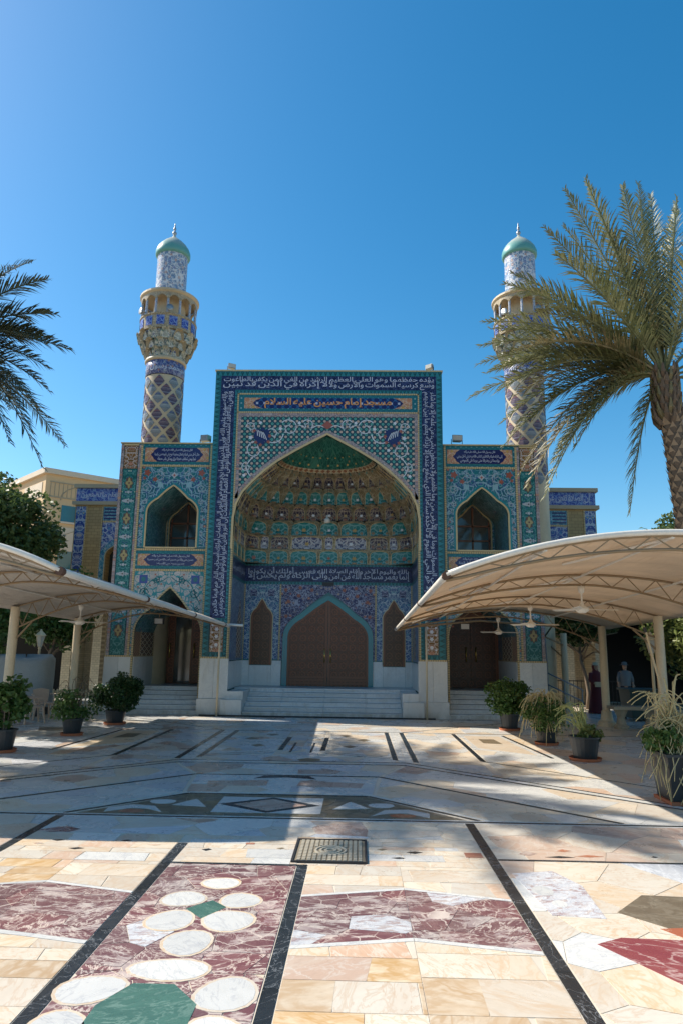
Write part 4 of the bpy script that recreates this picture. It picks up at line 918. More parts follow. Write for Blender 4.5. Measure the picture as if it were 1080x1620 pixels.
# ================================================================ GROUND AND MARBLE FLOOR
m_ground = plain('sandy_ground', (.34, .27, .19), .9, amt=.2, bump=.3, bs=8)
M = Mat('floor_bed_grout', .7); x, y, z = M.world(); m_grout = M.out(M.mix(M.noise(M.vec(x, y, z), 9, 4), (.52,.45,.35), (.60,.53,.43)))
gr = MB().box(-1200, 1200, -1200, 1200, -2, -.03).build('ground', m_ground); tag(gr, kind='structure')
fl = MB().box(-16, 16, -34, 5.9, -.028, 0).build('courtyard_floor', m_grout, None, (0, 0, 0)); tag(fl, kind='structure')

def stone(name, c, c2, vein=None, vw=.05, rough=.16, sc=3, vsc=4.0, var=.22, brec=None):
    M = Mat(name, rough); x, y, z = M.world(); r = M.rand(); an = r*37.0; ca, sa_ = an.cos(), an.sin(); v = M.vec((x*ca - y*sa_)*.55 + r*17, (x*sa_ + y*ca)*1.35 + r*9, z)
    n = M.noise(v, sc, 6, .62, .8); q = M.mix(n.ss(.34, .68), c, c2)
    q = M.mix(M.noise(v, sc*9, 4, .7).ss(.40, .85)*.7, q, tuple(a*.84 for a in c))
    if brec:
        d = X(M.g, M.vor(M.vec(x + n*.10, y*1.25 + n*.08, z), brec, 'DISTANCE_TO_EDGE', 1.0).outputs['Distance']); k = M.noise(M.vec(x*.6 + n*.25, y*1.3 + n*.15, z), brec*.9, 5, .72, .5); k2 = M.noise(v, brec*1.3, 5, .7, .5); k3 = M.noise(M.vec(x, y, z + 3), brec*.5, 2)
        q = M.mix(k.ss(.515, .565), q, M.mix(n.ss(.3, .7), (.50,.43,.38), (.30,.20,.20))); q = M.mix((1.0 - (k2 - .5).abs().ss(.004, .03))*k3.ss(.38, .62), q, vein); q = M.mix((1.0 - d.ss(0, .035))*(1.0 - k3.ss(.35, .6)), q, vein)
    elif vein:
        q = M.mix(1.0 - (M.noise(v, vsc, 5, .6, 1.0) - .5).abs().ss(0, vw*.5), q, M.mix(.6, q, vein)); q = M.mix(1.0 - (M.noise(v, vsc*.45, 5, .65, .6) - .5).abs().ss(0, vw*.18), q, M.mix(.8, q, vein))
    q = M.hsv(q, .5, r*.3 + .85, r*var + (1 - var/2))
    # wear: scuffs change the polish
    return M.out(q, M.noise(M.vec(x, y, z), 2.2, 5, .65)*.30 + (rough - .06))
S = dict(
 cream=stone('cream_marble', (.62,.51,.38), (.65,.57,.46), (.58,.42,.27), .10, .22, 2.2),
 cream2=stone('pale_cream_marble', (.66,.595,.49), (.62,.53,.42), (.55,.40,.27), .06, .22, 2.6),
 tan=stone('tan_streaked_marble', (.56,.41,.26), (.64,.53,.39), (.47,.30,.15), .14, .24, 3.2, 2.4),
 white=stone('white_marble', (.63,.615,.57), (.58,.57,.54), (.44,.44,.44), .06, .20, 1.6),
 grey=stone('grey_marble', (.44,.45,.47), (.55,.55,.55), (.66,.66,.66), .10, .20, 3),
 peach=stone('peach_marble', (.56,.38,.27), (.60,.47,.36), (.64,.55,.46), .07, .22, 3),
 pink=stone('rose_brown_marble', (.40,.26,.20), (.50,.37,.30), (.60,.5,.42), .09, .2, 4),
 purple=stone('plum_breccia', (.15,.066,.072), (.215,.115,.112), (.60,.50,.43), .03, .2, 5, brec=5.0),
 plum=stone('plum_marble', (.20,.055,.065), (.26,.09,.09), (.55,.42,.38), .05, .18, 3, 2.5),
 breccia=stone('grey_white_breccia', (.62,.61,.60), (.52,.52,.53), (.34,.35,.38), .03, .2, 6, brec=16.0),
 brown=stone('brown_stone', (.15,.11,.065), (.20,.15,.09), (.26,.21,.14), .08, .28, 9),
 dkmix=stone('dark_green_brown_mosaic', (.10,.09,.06), (.19,.15,.10), (.28,.24,.18), .10, .25, 8),
 red=stone('brick_red_marble', (.36,.12,.07), (.42,.18,.11), (.5,.3,.2), .06, .25, 4),
 green=stone('green_serpentine', (.055,.115,.095), (.075,.15,.12), (.16,.24,.20), .05, .18, 4),
 black=stone('black_marble_strip', (.018,.022,.026), (.03,.035,.04), (.24,.25,.26), .014, .16, 3, 3.0, .5))

def clip(poly, a, b, c):
    "keep a*x+b*y<=c"
    out = []
    for i in range(len(poly)):
        p, q = poly[i], poly[(i+1) % len(poly)]; dp, dq = a*p[0]+b*p[1]-c, a*q[0]+b*q[1]-c
        if dp <= 0: out.append(p)
        if (dp < 0 < dq) or (dq < 0 < dp): t = dp/(dp-dq); out.append((p[0]+(q[0]-p[0])*t, p[1]+(q[1]-p[1])*t))
    return out
def area(p): return .5*abs(sum(p[i-1][0]*p[i][1] - p[i][0]*p[i-1][1] for i in range(len(p))))
def inset(poly, d):
    s = sum(poly[i-1][0]*poly[i][1] - poly[i][0]*poly[i-1][1] for i in range(len(poly))); P_ = poly if s > 0 else poly[::-1]; out = P_[:]
    for i in range(len(P_)):
        p, q = P_[i], P_[(i+1) % len(P_)]; dx, dy = q[0]-p[0], q[1]-p[1]; l = math.hypot(dx, dy)
        if l < 1e-6: continue
        nx, ny = dy/l, -dx/l; out = clip(out, nx, ny, nx*p[0]+ny*p[1]-d)
        if len(out) < 3: return []
    return out
PIECES = []      # (area, poly, mat, height)
def lay(poly, mat, h=.004, j=.004):
    q = inset(poly, j) if j else poly
    if len(q) >= 3 and area(q) > .0004: PIECES.append((area(q), q, mat, h))
def pick(pal):
    r = random.random()*sum(w for _, w in pal)
    for m, w in pal:
        r -= w
        if r <= 0: return m
    return pal[0][0]
def pave(poly, cell, pal, j=.0035, ax=1.0, h=.004, jit=.42):
    "irregular cut-stone paving of a convex region"
    if len(poly) < 3: return
    x0, x1 = min(p[0] for p in poly), max(p[0] for p in poly); y0, y1 = min(p[1] for p in poly), max(p[1] for p in poly)
    sx, sy = cell*ax, cell/ax; sd = []
    ny = max(1, round((y1-y0)/sy)); nx = max(1, round((x1-x0)/sx))
    for a in range(-1, nx + 1):
        for b in range(-1, ny + 1):
            sd.append((x0 + (a + .5 + (.25 if b % 2 else -.25) + random.uniform(-jit, jit))*(x1-x0)/nx, y0 + (b + .5 + random.uniform(-jit, jit))*(y1-y0)/ny))
    for i, p in enumerate(sd):
        c = poly
        for k, q in enumerate(sd):
            if k == i: continue
            dx, dy = q[0]-p[0], q[1]-p[1]
            if abs(dx) > 3.2*sx or abs(dy) > 3.2*sy: continue
            c = clip(c, dx, dy, (q[0]**2 + q[1]**2 - p[0]**2 - p[1]**2)/2)
            if len(c) < 3: break
        if len(c) >= 3: lay(c, pick(pal), h + random.uniform(-.0006, .0006), j)
def rect(x0, x1, y0, y1): return [(x0, y0), (x1, y0), (x1, y1), (x0, y1)]
def strip(p, q, w, mat='black', seg=.75, h=.0046):
    dx, dy = q[0]-p[0], q[1]-p[1]; l = math.hypot(dx, dy); n = max(1, round(l/seg)); ux, uy = dx/l, dy/l; nx, ny = -uy*w/2, ux*w/2
    t = 0
    for i in range(n):
        t2 = 1 if i == n-1 else (i + 1 + random.uniform(-.18, .18))/n
        a = (p[0]+dx*t, p[1]+dy*t); b = (p[0]+dx*t2, p[1]+dy*t2)
        lay([(a[0]-nx, a[1]-ny), (b[0]-nx, b[1]-ny), (b[0]+nx, b[1]+ny), (a[0]+nx, a[1]+ny)], mat, h, .002); t = t2
WARM = [('cream', 2), ('cream2', 5), ('white', 6), ('peach', 1.2), ('grey', 1), ('pink', .6)]
COOL = [('white', 8), ('cream2', 3), ('grey', 2.5), ('pink', 1.6), ('peach', .7), ('cream', .6)]  # white and grey weighted up to put the shade's blue-grey into the stones
BLOCK = [('cream', 4), ('cream2', 4), ('tan', 2.2), ('peach', .8)]
def blocks(poly, rh, pal=None, bl=(.22, .85)):
    'coursed blocks of uneven length'
    pal = pal or BLOCK; y = min(p[1] for p in poly); y1 = max(p[1] for p in poly); x0 = min(p[0] for p in poly); x1 = max(p[0] for p in poly)
    while y < y1:
        h = rh*random.uniform(.6, 1.6); x = x0 - random.uniform(0, .4)
        while x < x1:
            w = random.uniform(*bl); k = [random.uniform(-.14, .14) for _ in range(4)]
            c = clip(clip(clip(clip(poly, -1, k[0], -x + k[0]*y), 1, -k[1], x + w - k[1]*y), 0, -1, -y), 0, 1, y + h)
            if len(c) >= 3: lay(c, pick(pal), .004 + random.uniform(-.0006, .0006), .003)
            x += w
        y += h
CX = -.06
# --- near field
for xs in (2.36, -2.48): strip((xs, -12.56), (xs, -30), .105)
strip((-.745, -13.62), (-.745, -30), .10); strip((.54, -14.32), (.54, -30), .10)
strip((-.69, -14.285), (.59, -14.285), .045, seg=1.3); strip((2.415, -13.98), (15.8, -13.98), .045, seg=1.5); strip((-2.535, -13.98), (-15.8, -13.98), .045, seg=1.5)
strip((-15.8, -12.50), (15.8, -12.50), .06, seg=1.6); strip((-15.8, -12.445), (15.8, -12.445), .035, 'white', 1.2); strip((-15.8, -12.555), (15.8, -12.555), .04, 'white', 1.2)
pave(rect(-2.43, 2.305, -13.3, -12.578), .62, [('white', 3), ('grey', 2), ('cream2', 3), ('pink', 1.3), ('purple', .8), ('peach', 1.2)], ax=1.35)
# row with small dark inlays; leave the strip feet free
def row_inlays(x0, x1, y0, y1):
    blocks(rect(x0, x1, y0, y1), .22, [('cream', 3), ('cream2', 5), ('white', 1.2), ('peach', 1.2)])
row_inlays(-2.43, -.80, -13.60, -13.302); row_inlays(-.69, .42, -13.60, -13.302); row_inlays(1.135, 2.305, -13.60, -13.302)
row_inlays(-2.43, -.80, -14.26, -13.602); row_inlays(-.69, .42, -14.26, -13.602); row_inlays(1.135, 2.305, -14.26, -13.602)
pave(rect(.42, 1.135, -13.42, -13.302), .35, BLOCK, ax=1.4)
for (x, y, w, d, m) in ((-2.05, -13.62, .13, .05, 'black'), (-1.35, -13.58, .12, .045, 'black'), (-1.02, -13.72, .14, .05, 'peach'), (-1.75, -13.9, .16, .06, 'black'), (-.45, -13.85, .10, .07, 'black'), (-.05, -13.6, .09, .06, 'red'), (.28, -13.75, .08, .05, 'brown'),
                        (1.30, -13.72, .10, .05, 'brown'), (1.62, -13.80, .16, .07, 'black'), (1.45, -14.0, .14, .05, 'black'), (2.2, -13.85, .17, .16, 'red'), (-2.2, -13.75, .1, .05, 'pink')):
    lay([(x-w/2, y), (x, y-d*.6), (x+w/2, y+d*.1), (x+.01, y+d*.6)], m, .0062, 0) if m != 'red' else lay(rect(x-w/2, x+w/2, y-d/2, y+d/2), m, .0062, 0)
# block fields with plum chevrons
def chevron_field(x0, x1, s):
    xc = (x0 + x1)/2; H = x1 - x0
    ya, yb, pe = -15.12, -16.06, .22            # chevron arms, peak at centre
    pave(clip(clip(rect(x0, x1, -15.2, -14.27), -pe/(H/2), -1, -(ya + .055) - pe/(H/2)*xc + .0 + 2*pe*0 - 0), 0, 0, 1), .48, BLOCK, ax=1.2) if False else None
    for (a, b) in ((x0, xc), (xc, x1)):
        za = ya if a == x0 else ya + pe; zb = ya + pe if a == x0 else ya
        blocks([(a, za + .05), (b, zb + .05), (b, -14.262), (a, -14.262)], .26)
        lay([(a, za), (b, zb), (b, zb + .05), (a, za + .05)], 'white', .0046, .002)
        wa = yb if a == x0 else yb + pe*.8; wb = yb + pe*.8 if a == x0 else yb
        pave([(a, wa), (b, wb), (b, zb), (a, za)], .42, [('purple', 5), ('breccia', .15)], .002, ax=1.3)
        lay([(a, wa - .06), (b, wb - .06), (b, wb), (a, wa)], 'white', .0046, .002)
        blocks([(a, -18.2), (b, -18.2), (b, wb - .06), (a, wa - .06)], .30)
    pave(rect(x0, x1, -24, -18.2), .9, BLOCK)
chevron_field(.595, 2.305, 1); chevron_field(-2.43, -.80, -1)
pave(rect(.42, .485, -14.26, -13.42), .3, BLOCK); pave(rect(.485, 1.135, -14.29, -14.225), .2, BLOCK)
# plum carpet with white ovals and green stones
pave(rect(-.69, .485, -16.5, -14.31), .36, [('purple', 6), ('breccia', .2)], .003); pave(rect(-.69, .485, -20, -16.5), .3, [('purple', 6), ('cream', .5)], .004); pave(rect(-.69, .485, -24, -20), .6, [('purple', 3), ('cream', 1)])
def oval(cx, cy, rx, ry, rot=0, mat='white', n=16, h=.0066):
    lay([(cx + (rx*cos(a)*cos(rot) - ry*sin(a)*sin(rot))*(1+.04*sin(3*a+cx*9)), cy + (rx*cos(a)*sin(rot) + ry*sin(a)*cos(rot))*(1+.04*sin(3*a+cx*9))) for a in [2*pi*i/n for i in range(n)]], mat, h, 0)
    if mat == 'white' and h == .0066 and rx > 0: oval(cx, cy, rx*1.0 + .022, ry + .022, rot, 'cream', n, .0058)
def motif(y):
    oval(-.11, y + .60, .155, .13); oval(-.34, y + .21, .17, .155, .3); oval(.12, y + .20, .155, .155, -.3); oval(-.33, y - .24, .165, .19, -.25); oval(.10, y - .22, .185, .19, .3); oval(-.11, y - .62, .16, .20)
    lay([(-.27, y), (-.10, y + .19), (.035, y + .05), (-.11, y - .19)], 'green', .0066, 0)
motif(-15.44)
lay([(-.42, -16.93), (-.29, -16.66), (-.04, -16.66), (.145, -16.89), (.145, -17.15), (-.02, -17.36), (-.30, -17.36), (-.42, -17.16)], 'green', .0066, 0)
oval(-.12, -16.47, .25, .14); oval(-.52, -16.75, .20, .16, .4); oval(.29, -16.76, .17, .20, -.3); oval(.30, -17.22, .17, .20, .3); oval(-.55, -17.2, .15, .2); oval(-.12, -17.55, .24, .14)
motif(-18.4)
# right and left crazy paving fields
for s in (1, -1):
    xa = 2.42 if s > 0 else -2.54; R_ = lambda x0, x1, y0, y1: rect(min(x0, x1), max(x0, x1), y0, y1)
    pave(R_(xa, s*7.2, -13.955, -12.578), .62, [('white', 4), ('cream2', 4), ('peach', 1.5), ('grey', .8), ('pink', .8)], ax=1.15)
    pave(R_(xa, s*4.6, -19.5, -14.005), .62, [('white', 4), ('cream2', 4), ('cream', 2.5), ('peach', 1.4), ('grey', .5)])
    pave(R_(s*4.6, s*12, -19.5, -14.005), .95, WARM); pave(R_(s*7.2, s*12, -13.955, -12.578), .9, WARM); pave(R_(xa, s*12, -24, -19.5), 1.1, WARM)
for (x, y, w, d, m) in ((2.75, -13.75, .2, .16, 'pink'), (3.15, -13.62, .15, .1, 'red'), (3.05, -13.85, .3, .07, 'black'), (3.35, -13.8, .3, .08, 'red'), (4.0, -13.78, .07, .05, 'black'), (4.45, -13.55, .12, .06, 'black'), (-3.2, -13.7, .25, .1, 'red'), (-3.9, -13.6, .2, .09, 'black')):
    lay([(x-w/2, y-d*.2), (x, y-d*.5), (x+w/2, y), (x, y+d*.5)], m, .0062, 0)
lay([(3.08, -15.31), (3.43, -14.90), (3.90, -14.93), (4.02, -15.3), (3.75, -15.72), (3.42, -15.68)], 'brown', .0064, 0)
lay([(2.72, -15.92), (2.93, -15.80), (3.38, -15.82), (3.62, -16.1), (3.4, -16.45), (3.05, -16.50)], 'plum', .0064, 0)
lay([(3.28, -15.62), (3.55, -15.58), (3.62, -15.78), (3.4, -15.8)], 'red', .0066, 0)
lay([(2.46, -14.40), (2.85, -14.30), (3.0, -14.7), (2.95, -15.45), (2.55, -15.40)], 'breccia', .0064, 0); oval(2.62, -14.85, .09, .12, h=.0072); oval(2.68, -15.15, .06, .08, h=.0072)
lay([(-3.3, -15.5), (-2.95, -15.2), (-2.75, -15.6), (-3.0, -16.0)], 'plum', .0064, 0)
# --- trapezoids of the middle field (symmetric about the axis)
TC = [(-2.50, -12.42), (-1.27, -11.15), (1.20, -11.15), (2.50, -12.42)]
for p, q in zip(TC, TC[1:]): strip(p, q, .055); 
for p, q in (((-2.62, -12.42), (-1.30, -11.07)), ((-1.30, -11.07), (1.23, -11.07)), ((1.23, -11.07), (2.62, -12.42))): strip(p, q, .05, 'white', 1.0)
pave([(-2.36, -12.42), (-1.25, -11.19), (1.18, -11.19), (2.36, -12.42)], .22, [('dkmix', 5), ('brown', 2)], .003)
lay([(-.95, -11.22), (.72, -11.22), (.90, -12.38), (-1.05, -12.38)], 'white', .0060, 0) if False else None
lay([(-.75, -11.35), (.60, -11.35), (.60, -12.25), (-.75, -12.25)], 'white', .0058, 0)
lay([(-.07, -11.36), (.585, -11.80), (-.07, -12.24), (-.735, -11.80)], 'black', .0070, 0); lay([(-.07, -11.46), (.40, -11.80), (-.07, -12.14), (-.54, -11.80)], 'pink', .0082, 0)
for s in (-1, 1):
    c = -.06
    lay([(c + s*.82, -11.80), (c + s*1.05, -11.55), (c + s*1.3, -11.78), (c + s*1.08, -12.0)][::s], 'white', .0062, 0) if False else lay([(c + s*.80, -11.98), (c + s*1.02, -11.52), (c + s*1.26, -11.90)], 'white', .0062, 0)
    oval(c + s*1.42, -11.72, .17, .13, 0, 'white', h=.0062)
    lay([(c + s*1.28, -12.3), (c + s*1.45, -11.98), (c + s*1.75, -11.92), (c + s*2.0, -12.12), (c + s*1.98, -12.34), (c + s*1.72, -12.12), (c + s*1.5, -12.14)], 'white', .0062, 0)
    oval(c + s*1.66, -12.26, .16, .09, 0, 'red', h=.0062)
TA = [(-4.32, -12.42), (-1.52, -9.68), (1.40, -9.66), (4.20, -12.42)]
for p, q in zip(TA, TA[1:]): strip(p, q, .06)
pave([(-1.34, -11.04), (1.26, -11.04), (1.37, -9.71), (-1.49, -9.71)], .62, [('white', 4), ('pink', 2.2), ('grey', 1), ('cream2', 1)], ax=1.25)
pave([(-1.39, -11.06), (-1.55, -9.77), (-4.22, -12.42), (-2.70, -12.42)], .55, COOL); pave([(1.31, -11.06), (1.43, -9.75), (4.10, -12.42), (2.70, -12.42)], .58, WARM)
lay([(-.42, -9.74), (.30, -9.74), (.42, -9.98), (-.06, -9.86), (-.55, -9.98)], 'black', .0062, 0); lay([(-.20, -9.90), (.08, -9.90), (.10, -11.0), (-.22, -11.0)], 'white', .0064, 0)
lay([(.18, -10.1), (1.15, -10.25), (1.1, -10.6), (.16, -10.55)], 'pink', .0062, 0); lay([(-.30, -10.1), (-1.2, -10.25), (-1.15, -10.6), (-.28, -10.55)], 'pink', .0062, 0)
def b_line(off): return [(-6.3 - off, -12.42), (-2.10 - off*.2, -8.55 + off), (1.86 + off*.2, -8.50 + off), (6.2 + off, -12.42)]
for off in (0, .26):
    L = b_line(off)
    for p, q in zip(L, L[1:]): strip(p, q, .055)
L0, L1 = b_line(.035), b_line(.225)
for i in range(3):
    n = 5
    for k in range(n):
        t0, t1 = k/n, (k+1)/n; l = lambda A_, B_, t: (A_[0] + (B_[0]-A_[0])*t, A_[1] + (B_[1]-A_[1])*t)
        lay([l(L0[i], L0[i+1], t0), l(L0[i], L0[i+1], t1), l(L1[i], L1[i+1], t1), l(L1[i], L1[i+1], t0)], pick([('white', 5), ('cream2', 2), ('grey', 1)]), .0042, .003)
pave([(-1.50, -9.64), (1.38, -9.62), (1.84, -8.54), (-2.08, -8.59)], .62, [('white', 4), ('grey', 1.5), ('cream2', 2), ('pink', 1.3)], ax=1.3)
pave([(-1.58, -9.68), (-2.14, -8.62), (-6.2, -12.40), (-4.42, -12.42)], .6, COOL); pave([(1.46, -9.66), (1.90, -8.57), (6.08, -12.40), (4.30, -12.42)], .62, WARM)
lay([(-.9, -8.7), (.0, -8.7), (.0, -9.1), (-.9, -9.1)], 'white', .0060, .004); lay([(.05, -8.7), (.45, -8.7), (.45, -9.1), (.05, -9.1)], 'grey', .0060, .004)
# --- far field: everything beyond the double line
YF = -1.0
def beyond(poly):
    # three convex thirds, clipped by the outer b line
    Lb = b_line(.29); out = []
    for i in range(3):
        (x0, y0), (x1, y1) = Lb[i], Lb[i+1]; q = poly
        if i == 0: q = clip(q, 1, 0, x1)
        elif i == 1: q = clip(clip(q, -1, 0, -x0), 1, 0, x1)
        else: q = clip(q, -1, 0, -x0)
        if len(q) < 3: continue
        dx, dy = x1-x0, y1-y0; q = clip(q, dy, -dx, dy*x0 - dx*y0)      # keep left side (far side)
        if len(q) >= 3: out.append(q)
    return out
def bpave(poly, cell, pal, **k):
    for q in beyond(poly): pave(q, cell, pal, **k)
def bstrip(x, y0, y1, w):
    strip((x, y0), (x, y1), w, seg=.9)
FARW = [('white', 7), ('cream2', 5), ('cream', 1.2), ('peach', .9), ('grey', .8)]
FARC = [('white', 6), ('cream2', 2), ('pink', 1.2), ('grey', 2), ('peach', .6), ('brown', .25)]  # far mix likewise: shaded blue-grey put into the choice of stones
for s, pal in ((1, FARW), (-1, FARC)):
    c = CX; X_ = lambda v: c + s*v; RR = lambda a, b, y0, y1: rect(min(X_(a), X_(b)), max(X_(a), X_(b)), y0, y1)
    bstrip(X_(1.80), -7.95, -3.75, .10); bstrip(X_(2.16), -8.15, -3.70, .10); bstrip(X_(3.40), -7.9, -3.80, .10)
    bpave(RR(1.86, 2.10, -8.3, -3.6), .45, [('white', 1)], ax=.7)
    bpave(RR(2.22, 3.34, -9.2, -3.6), .46, pal); bpave(RR(3.46, 5.4, -12.4, -8.0), .6, pal); bpave(RR(2.22, 3.46, -12.4, -9.2), .6, pal)
    strip((X_(3.40), -7.92), (X_(7.9), -12.42), .055)
    pave(RR(3.46, 4.60, -7.95, -3.8), .46, pal)
    bpave(RR(5.4, 12, -12.4, -8.0), .9, pal); pave(RR(4.60, 12, -8.0, -3.8), .8, pal)
    # diamond inlay
    dm = [(3.52, -4.05), (4.50, -4.05), (4.72, -7.35), (3.52, -6.3)]; lay([(X_(a), b) for a, b in dm][::s], 'white', .0058, 0)
    d2 = [(3.60, -4.15), (4.42, -4.15), (4.60, -7.05), (3.60, -6.15)]; lay([(X_(a), b) for a, b in d2][::s], 'cream', .0070, 0)
    d3 = [(3.85, -4.7), (4.2, -4.7), (4.25, -5.5), (3.85, -5.4)]; lay([(X_(a), b) for a, b in d3][::s], 'brown', .0080, 0)
    strip((X_(4.54), -4.0), (X_(4.80), -7.4), .07, h=.009)
    # inner rectangle of the centre
    for y in (-7.62, -7.82): strip((X_(.5), y + .55), (X_(1.75), y), .04)
    strip((X_(.42), -6.9), (X_(.42), -4.9), .10, h=.006); strip((X_(.20), -7.2), (X_(.20), -5.8), .05, h=.006)
    pave(RR(.49, 1.74, -7.55, -3.75), .42, pal, h=.0038); bpave(RR(.0, 1.80, -8.3, -7.60), .4, FARC, ax=1.3)
    for (a, b, m) in ((.85, -4.5, 'brown'), (1.25, -5.2, 'brown'), (.95, -6.3, 'brown'), (1.3, -6.6, 'grey'), (.8, -5.6, 'grey')): lay([(X_(a-.15), b), (X_(a), b-.2), (X_(a+.15), b), (X_(a), b+.2)], m, .0062, 0)
    pave(RR(.0, .36, -7.55, -3.75), .4, FARC, h=.0036)
    pave(RR(0, 5.0, -3.6, -.14) if False else RR(0, 3.7, -3.66, -.36), .6, pal); pave(RR(3.72, 12, -3.66, -.06), .8, pal)
    strip((X_(0), -3.70), (X_(12), -3.70), .05)
    strip((X_(0), -2.3), (X_(12), -2.3), .05, h=.0052); strip((X_(2.2), -3.66), (X_(5.4), -.9), .05, h=.0056)
    pave(RR(6.8, 12, -.06, 5.8), 1.0, pal)
    bpave(RR(4.6, 4.6, -1, -1), 1, pal) if False else None
strip((-6.9, -.40), (6.9, -.40), .13, seg=2.2, h=.0078)  # black strip stands in for the dark gap at the foot of the steps
# build: the 300 largest near pieces singly, the rest joined per stone
def prism_mesh(poly, h):
    n = len(poly); s = sum(poly[i-1][0]*poly[i][1] - poly[i][0]*poly[i-1][1] for i in range(n)); P_ = poly if s > 0 else poly[::-1]
    return [(x, y, h) for x, y in P_] + [(x, y, .0002) for x, y in P_], [tuple(range(n))] + [(i, n+i, n+(i+1) % n, (i+1) % n) for i in range(n)]
CAMP = Vector((1.04, -21.263, 2.0))
def weight(a, poly):
    x = sum(p[0] for p in poly)/len(poly); y = sum(p[1] for p in poly)/len(poly); dy = y + 21.26; dx = x - 1.04
    if dy < 3.9 or abs(dx + .026*dy)/dy > .54: return 0
    return a*2/dy**3
rank = sorted(range(len(PIECES)), key=lambda i: -weight(PIECES[i][0], PIECES[i][1])); single = set(rank[:300])
rest = {}
for i, (a, poly, m, h) in enumerate(PIECES):
    vs, fs = prism_mesh(poly, h)
    if i in single:
        o = MB().add(vs, fs).build('border_strip' if m == 'black' and a < .2 else 'marble_slab', S[m], fl)
    else: rest.setdefault(m, MB()).add(vs, fs)
for m, mb in rest.items():
    o = mb.build(m_ := 'marble_paving', S[m], fl, (0, 0, 0)); o['kind'] = 'stuff'
# manhole cover
m_iron = plain('cast_iron_cover', (.20,.165,.11), .6, amt=.3); m_ironl = plain('worn_iron_rim', (.46,.40,.30), .5, amt=.3)
mh = empty('manhole_cover', (.786, -13.81, 0), 0, 'square cast iron manhole cover set in the marble floor', 'manhole cover'); mx0, mx1, my0, my1 = .786-.34, .786+.34, -13.81-.375, -13.81+.375
MB().box(mx0, mx1, my0, my1, .0, .010).build('plate', m_iron, mh)
for (a, b, c, d) in ((mx0-.022, mx1+.022, my0-.022, my0-.001), (mx0-.022, mx1+.022, my1+.001, my1+.022), (mx0-.022, mx0-.001, my0, my1), (mx1+.001, mx1+.022, my0, my1)): MB().box(a, b, c, d, 0, .020).build('rim', m_blackp, mh)
mb = MB(); k = 0
for i in range(13):
    for j in range(14):
        x = mx0 + .045 + i*.049; y = my0 + .045 + j*.051
        if math.hypot(x - .786, y + 13.81) < .17: continue
        mb.box(x-.016, x+.016, y-.016, y+.016, .010, .019)
mb.build('tread_studs', m_ironl, mh)['kind'] = 'stuff'
for r in (.15, .10, .05): MB().lathe([(r-.012, .010), (r-.010, .019), (r+.010, .019), (r+.012, .010)], (.786, -13.81, 0), 24).build('ring', m_ironl, mh)
# ================================================================ SHADE CANOPIES
def fabric(name, c, tr):
    M = Mat(name, .8, .2); x, y, z = M.world(); n = M.noise(M.vec(x*.6, y, z), 1.5, 4); st = M.noise(M.vec(x*7, y*.7, z), 2.0, 4)
    q = M.mix(n.ss(.3, .7), c, tuple(a*.86 for a in c)); q = M.mix(st.ss(.55, .8)*.5, q, tuple(a*b for a, b in zip(c, (.74, .68, .58)))); q = M.mix(((y/.94).fr() - .5).abs().gt(.487), q, tuple(a*.72 for a in c)); M.bump(M.noise(M.vec(x*2.5, y*.8, z), 2.2, 5, .6), .7, .08); M.out(q)
    t = M.g.nodes.new('ShaderNodeBsdfTranslucent'); M.g.links.new(q, t.inputs[0]); mx = M.g.nodes.new('ShaderNodeMixShader'); mx.inputs[0].default_value = tr
    o = M.g.nodes['Material Output']; M.g.links.new(M.b.outputs[0], mx.inputs[1]); M.g.links.new(t.outputs[0], mx.inputs[2]); M.g.links.new(mx.outputs[0], o.inputs[0]); return M.m
m_fab = fabric('cream_canopy_fabric', (.70,.57,.43), .38); m_fabl = fabric('shaded_canopy_fabric', (.56,.49,.41), .10)  # left fabric darker and less translucent: its shade is put into the colour
m_tubew = plain('white_painted_tube', (.68,.63,.55), .4, amt=.2); m_tubed = plain('shaded_cream_steel', (.25,.17,.09), .5, amt=.25); m_col = plain('cream_painted_column', (.58,.48,.33), .5, amt=.2, bump=.15)  # truss steel browned: shade under the canopies is put into its colour
m_rust = plain('rusty_joint', (.10,.045,.025), .7)
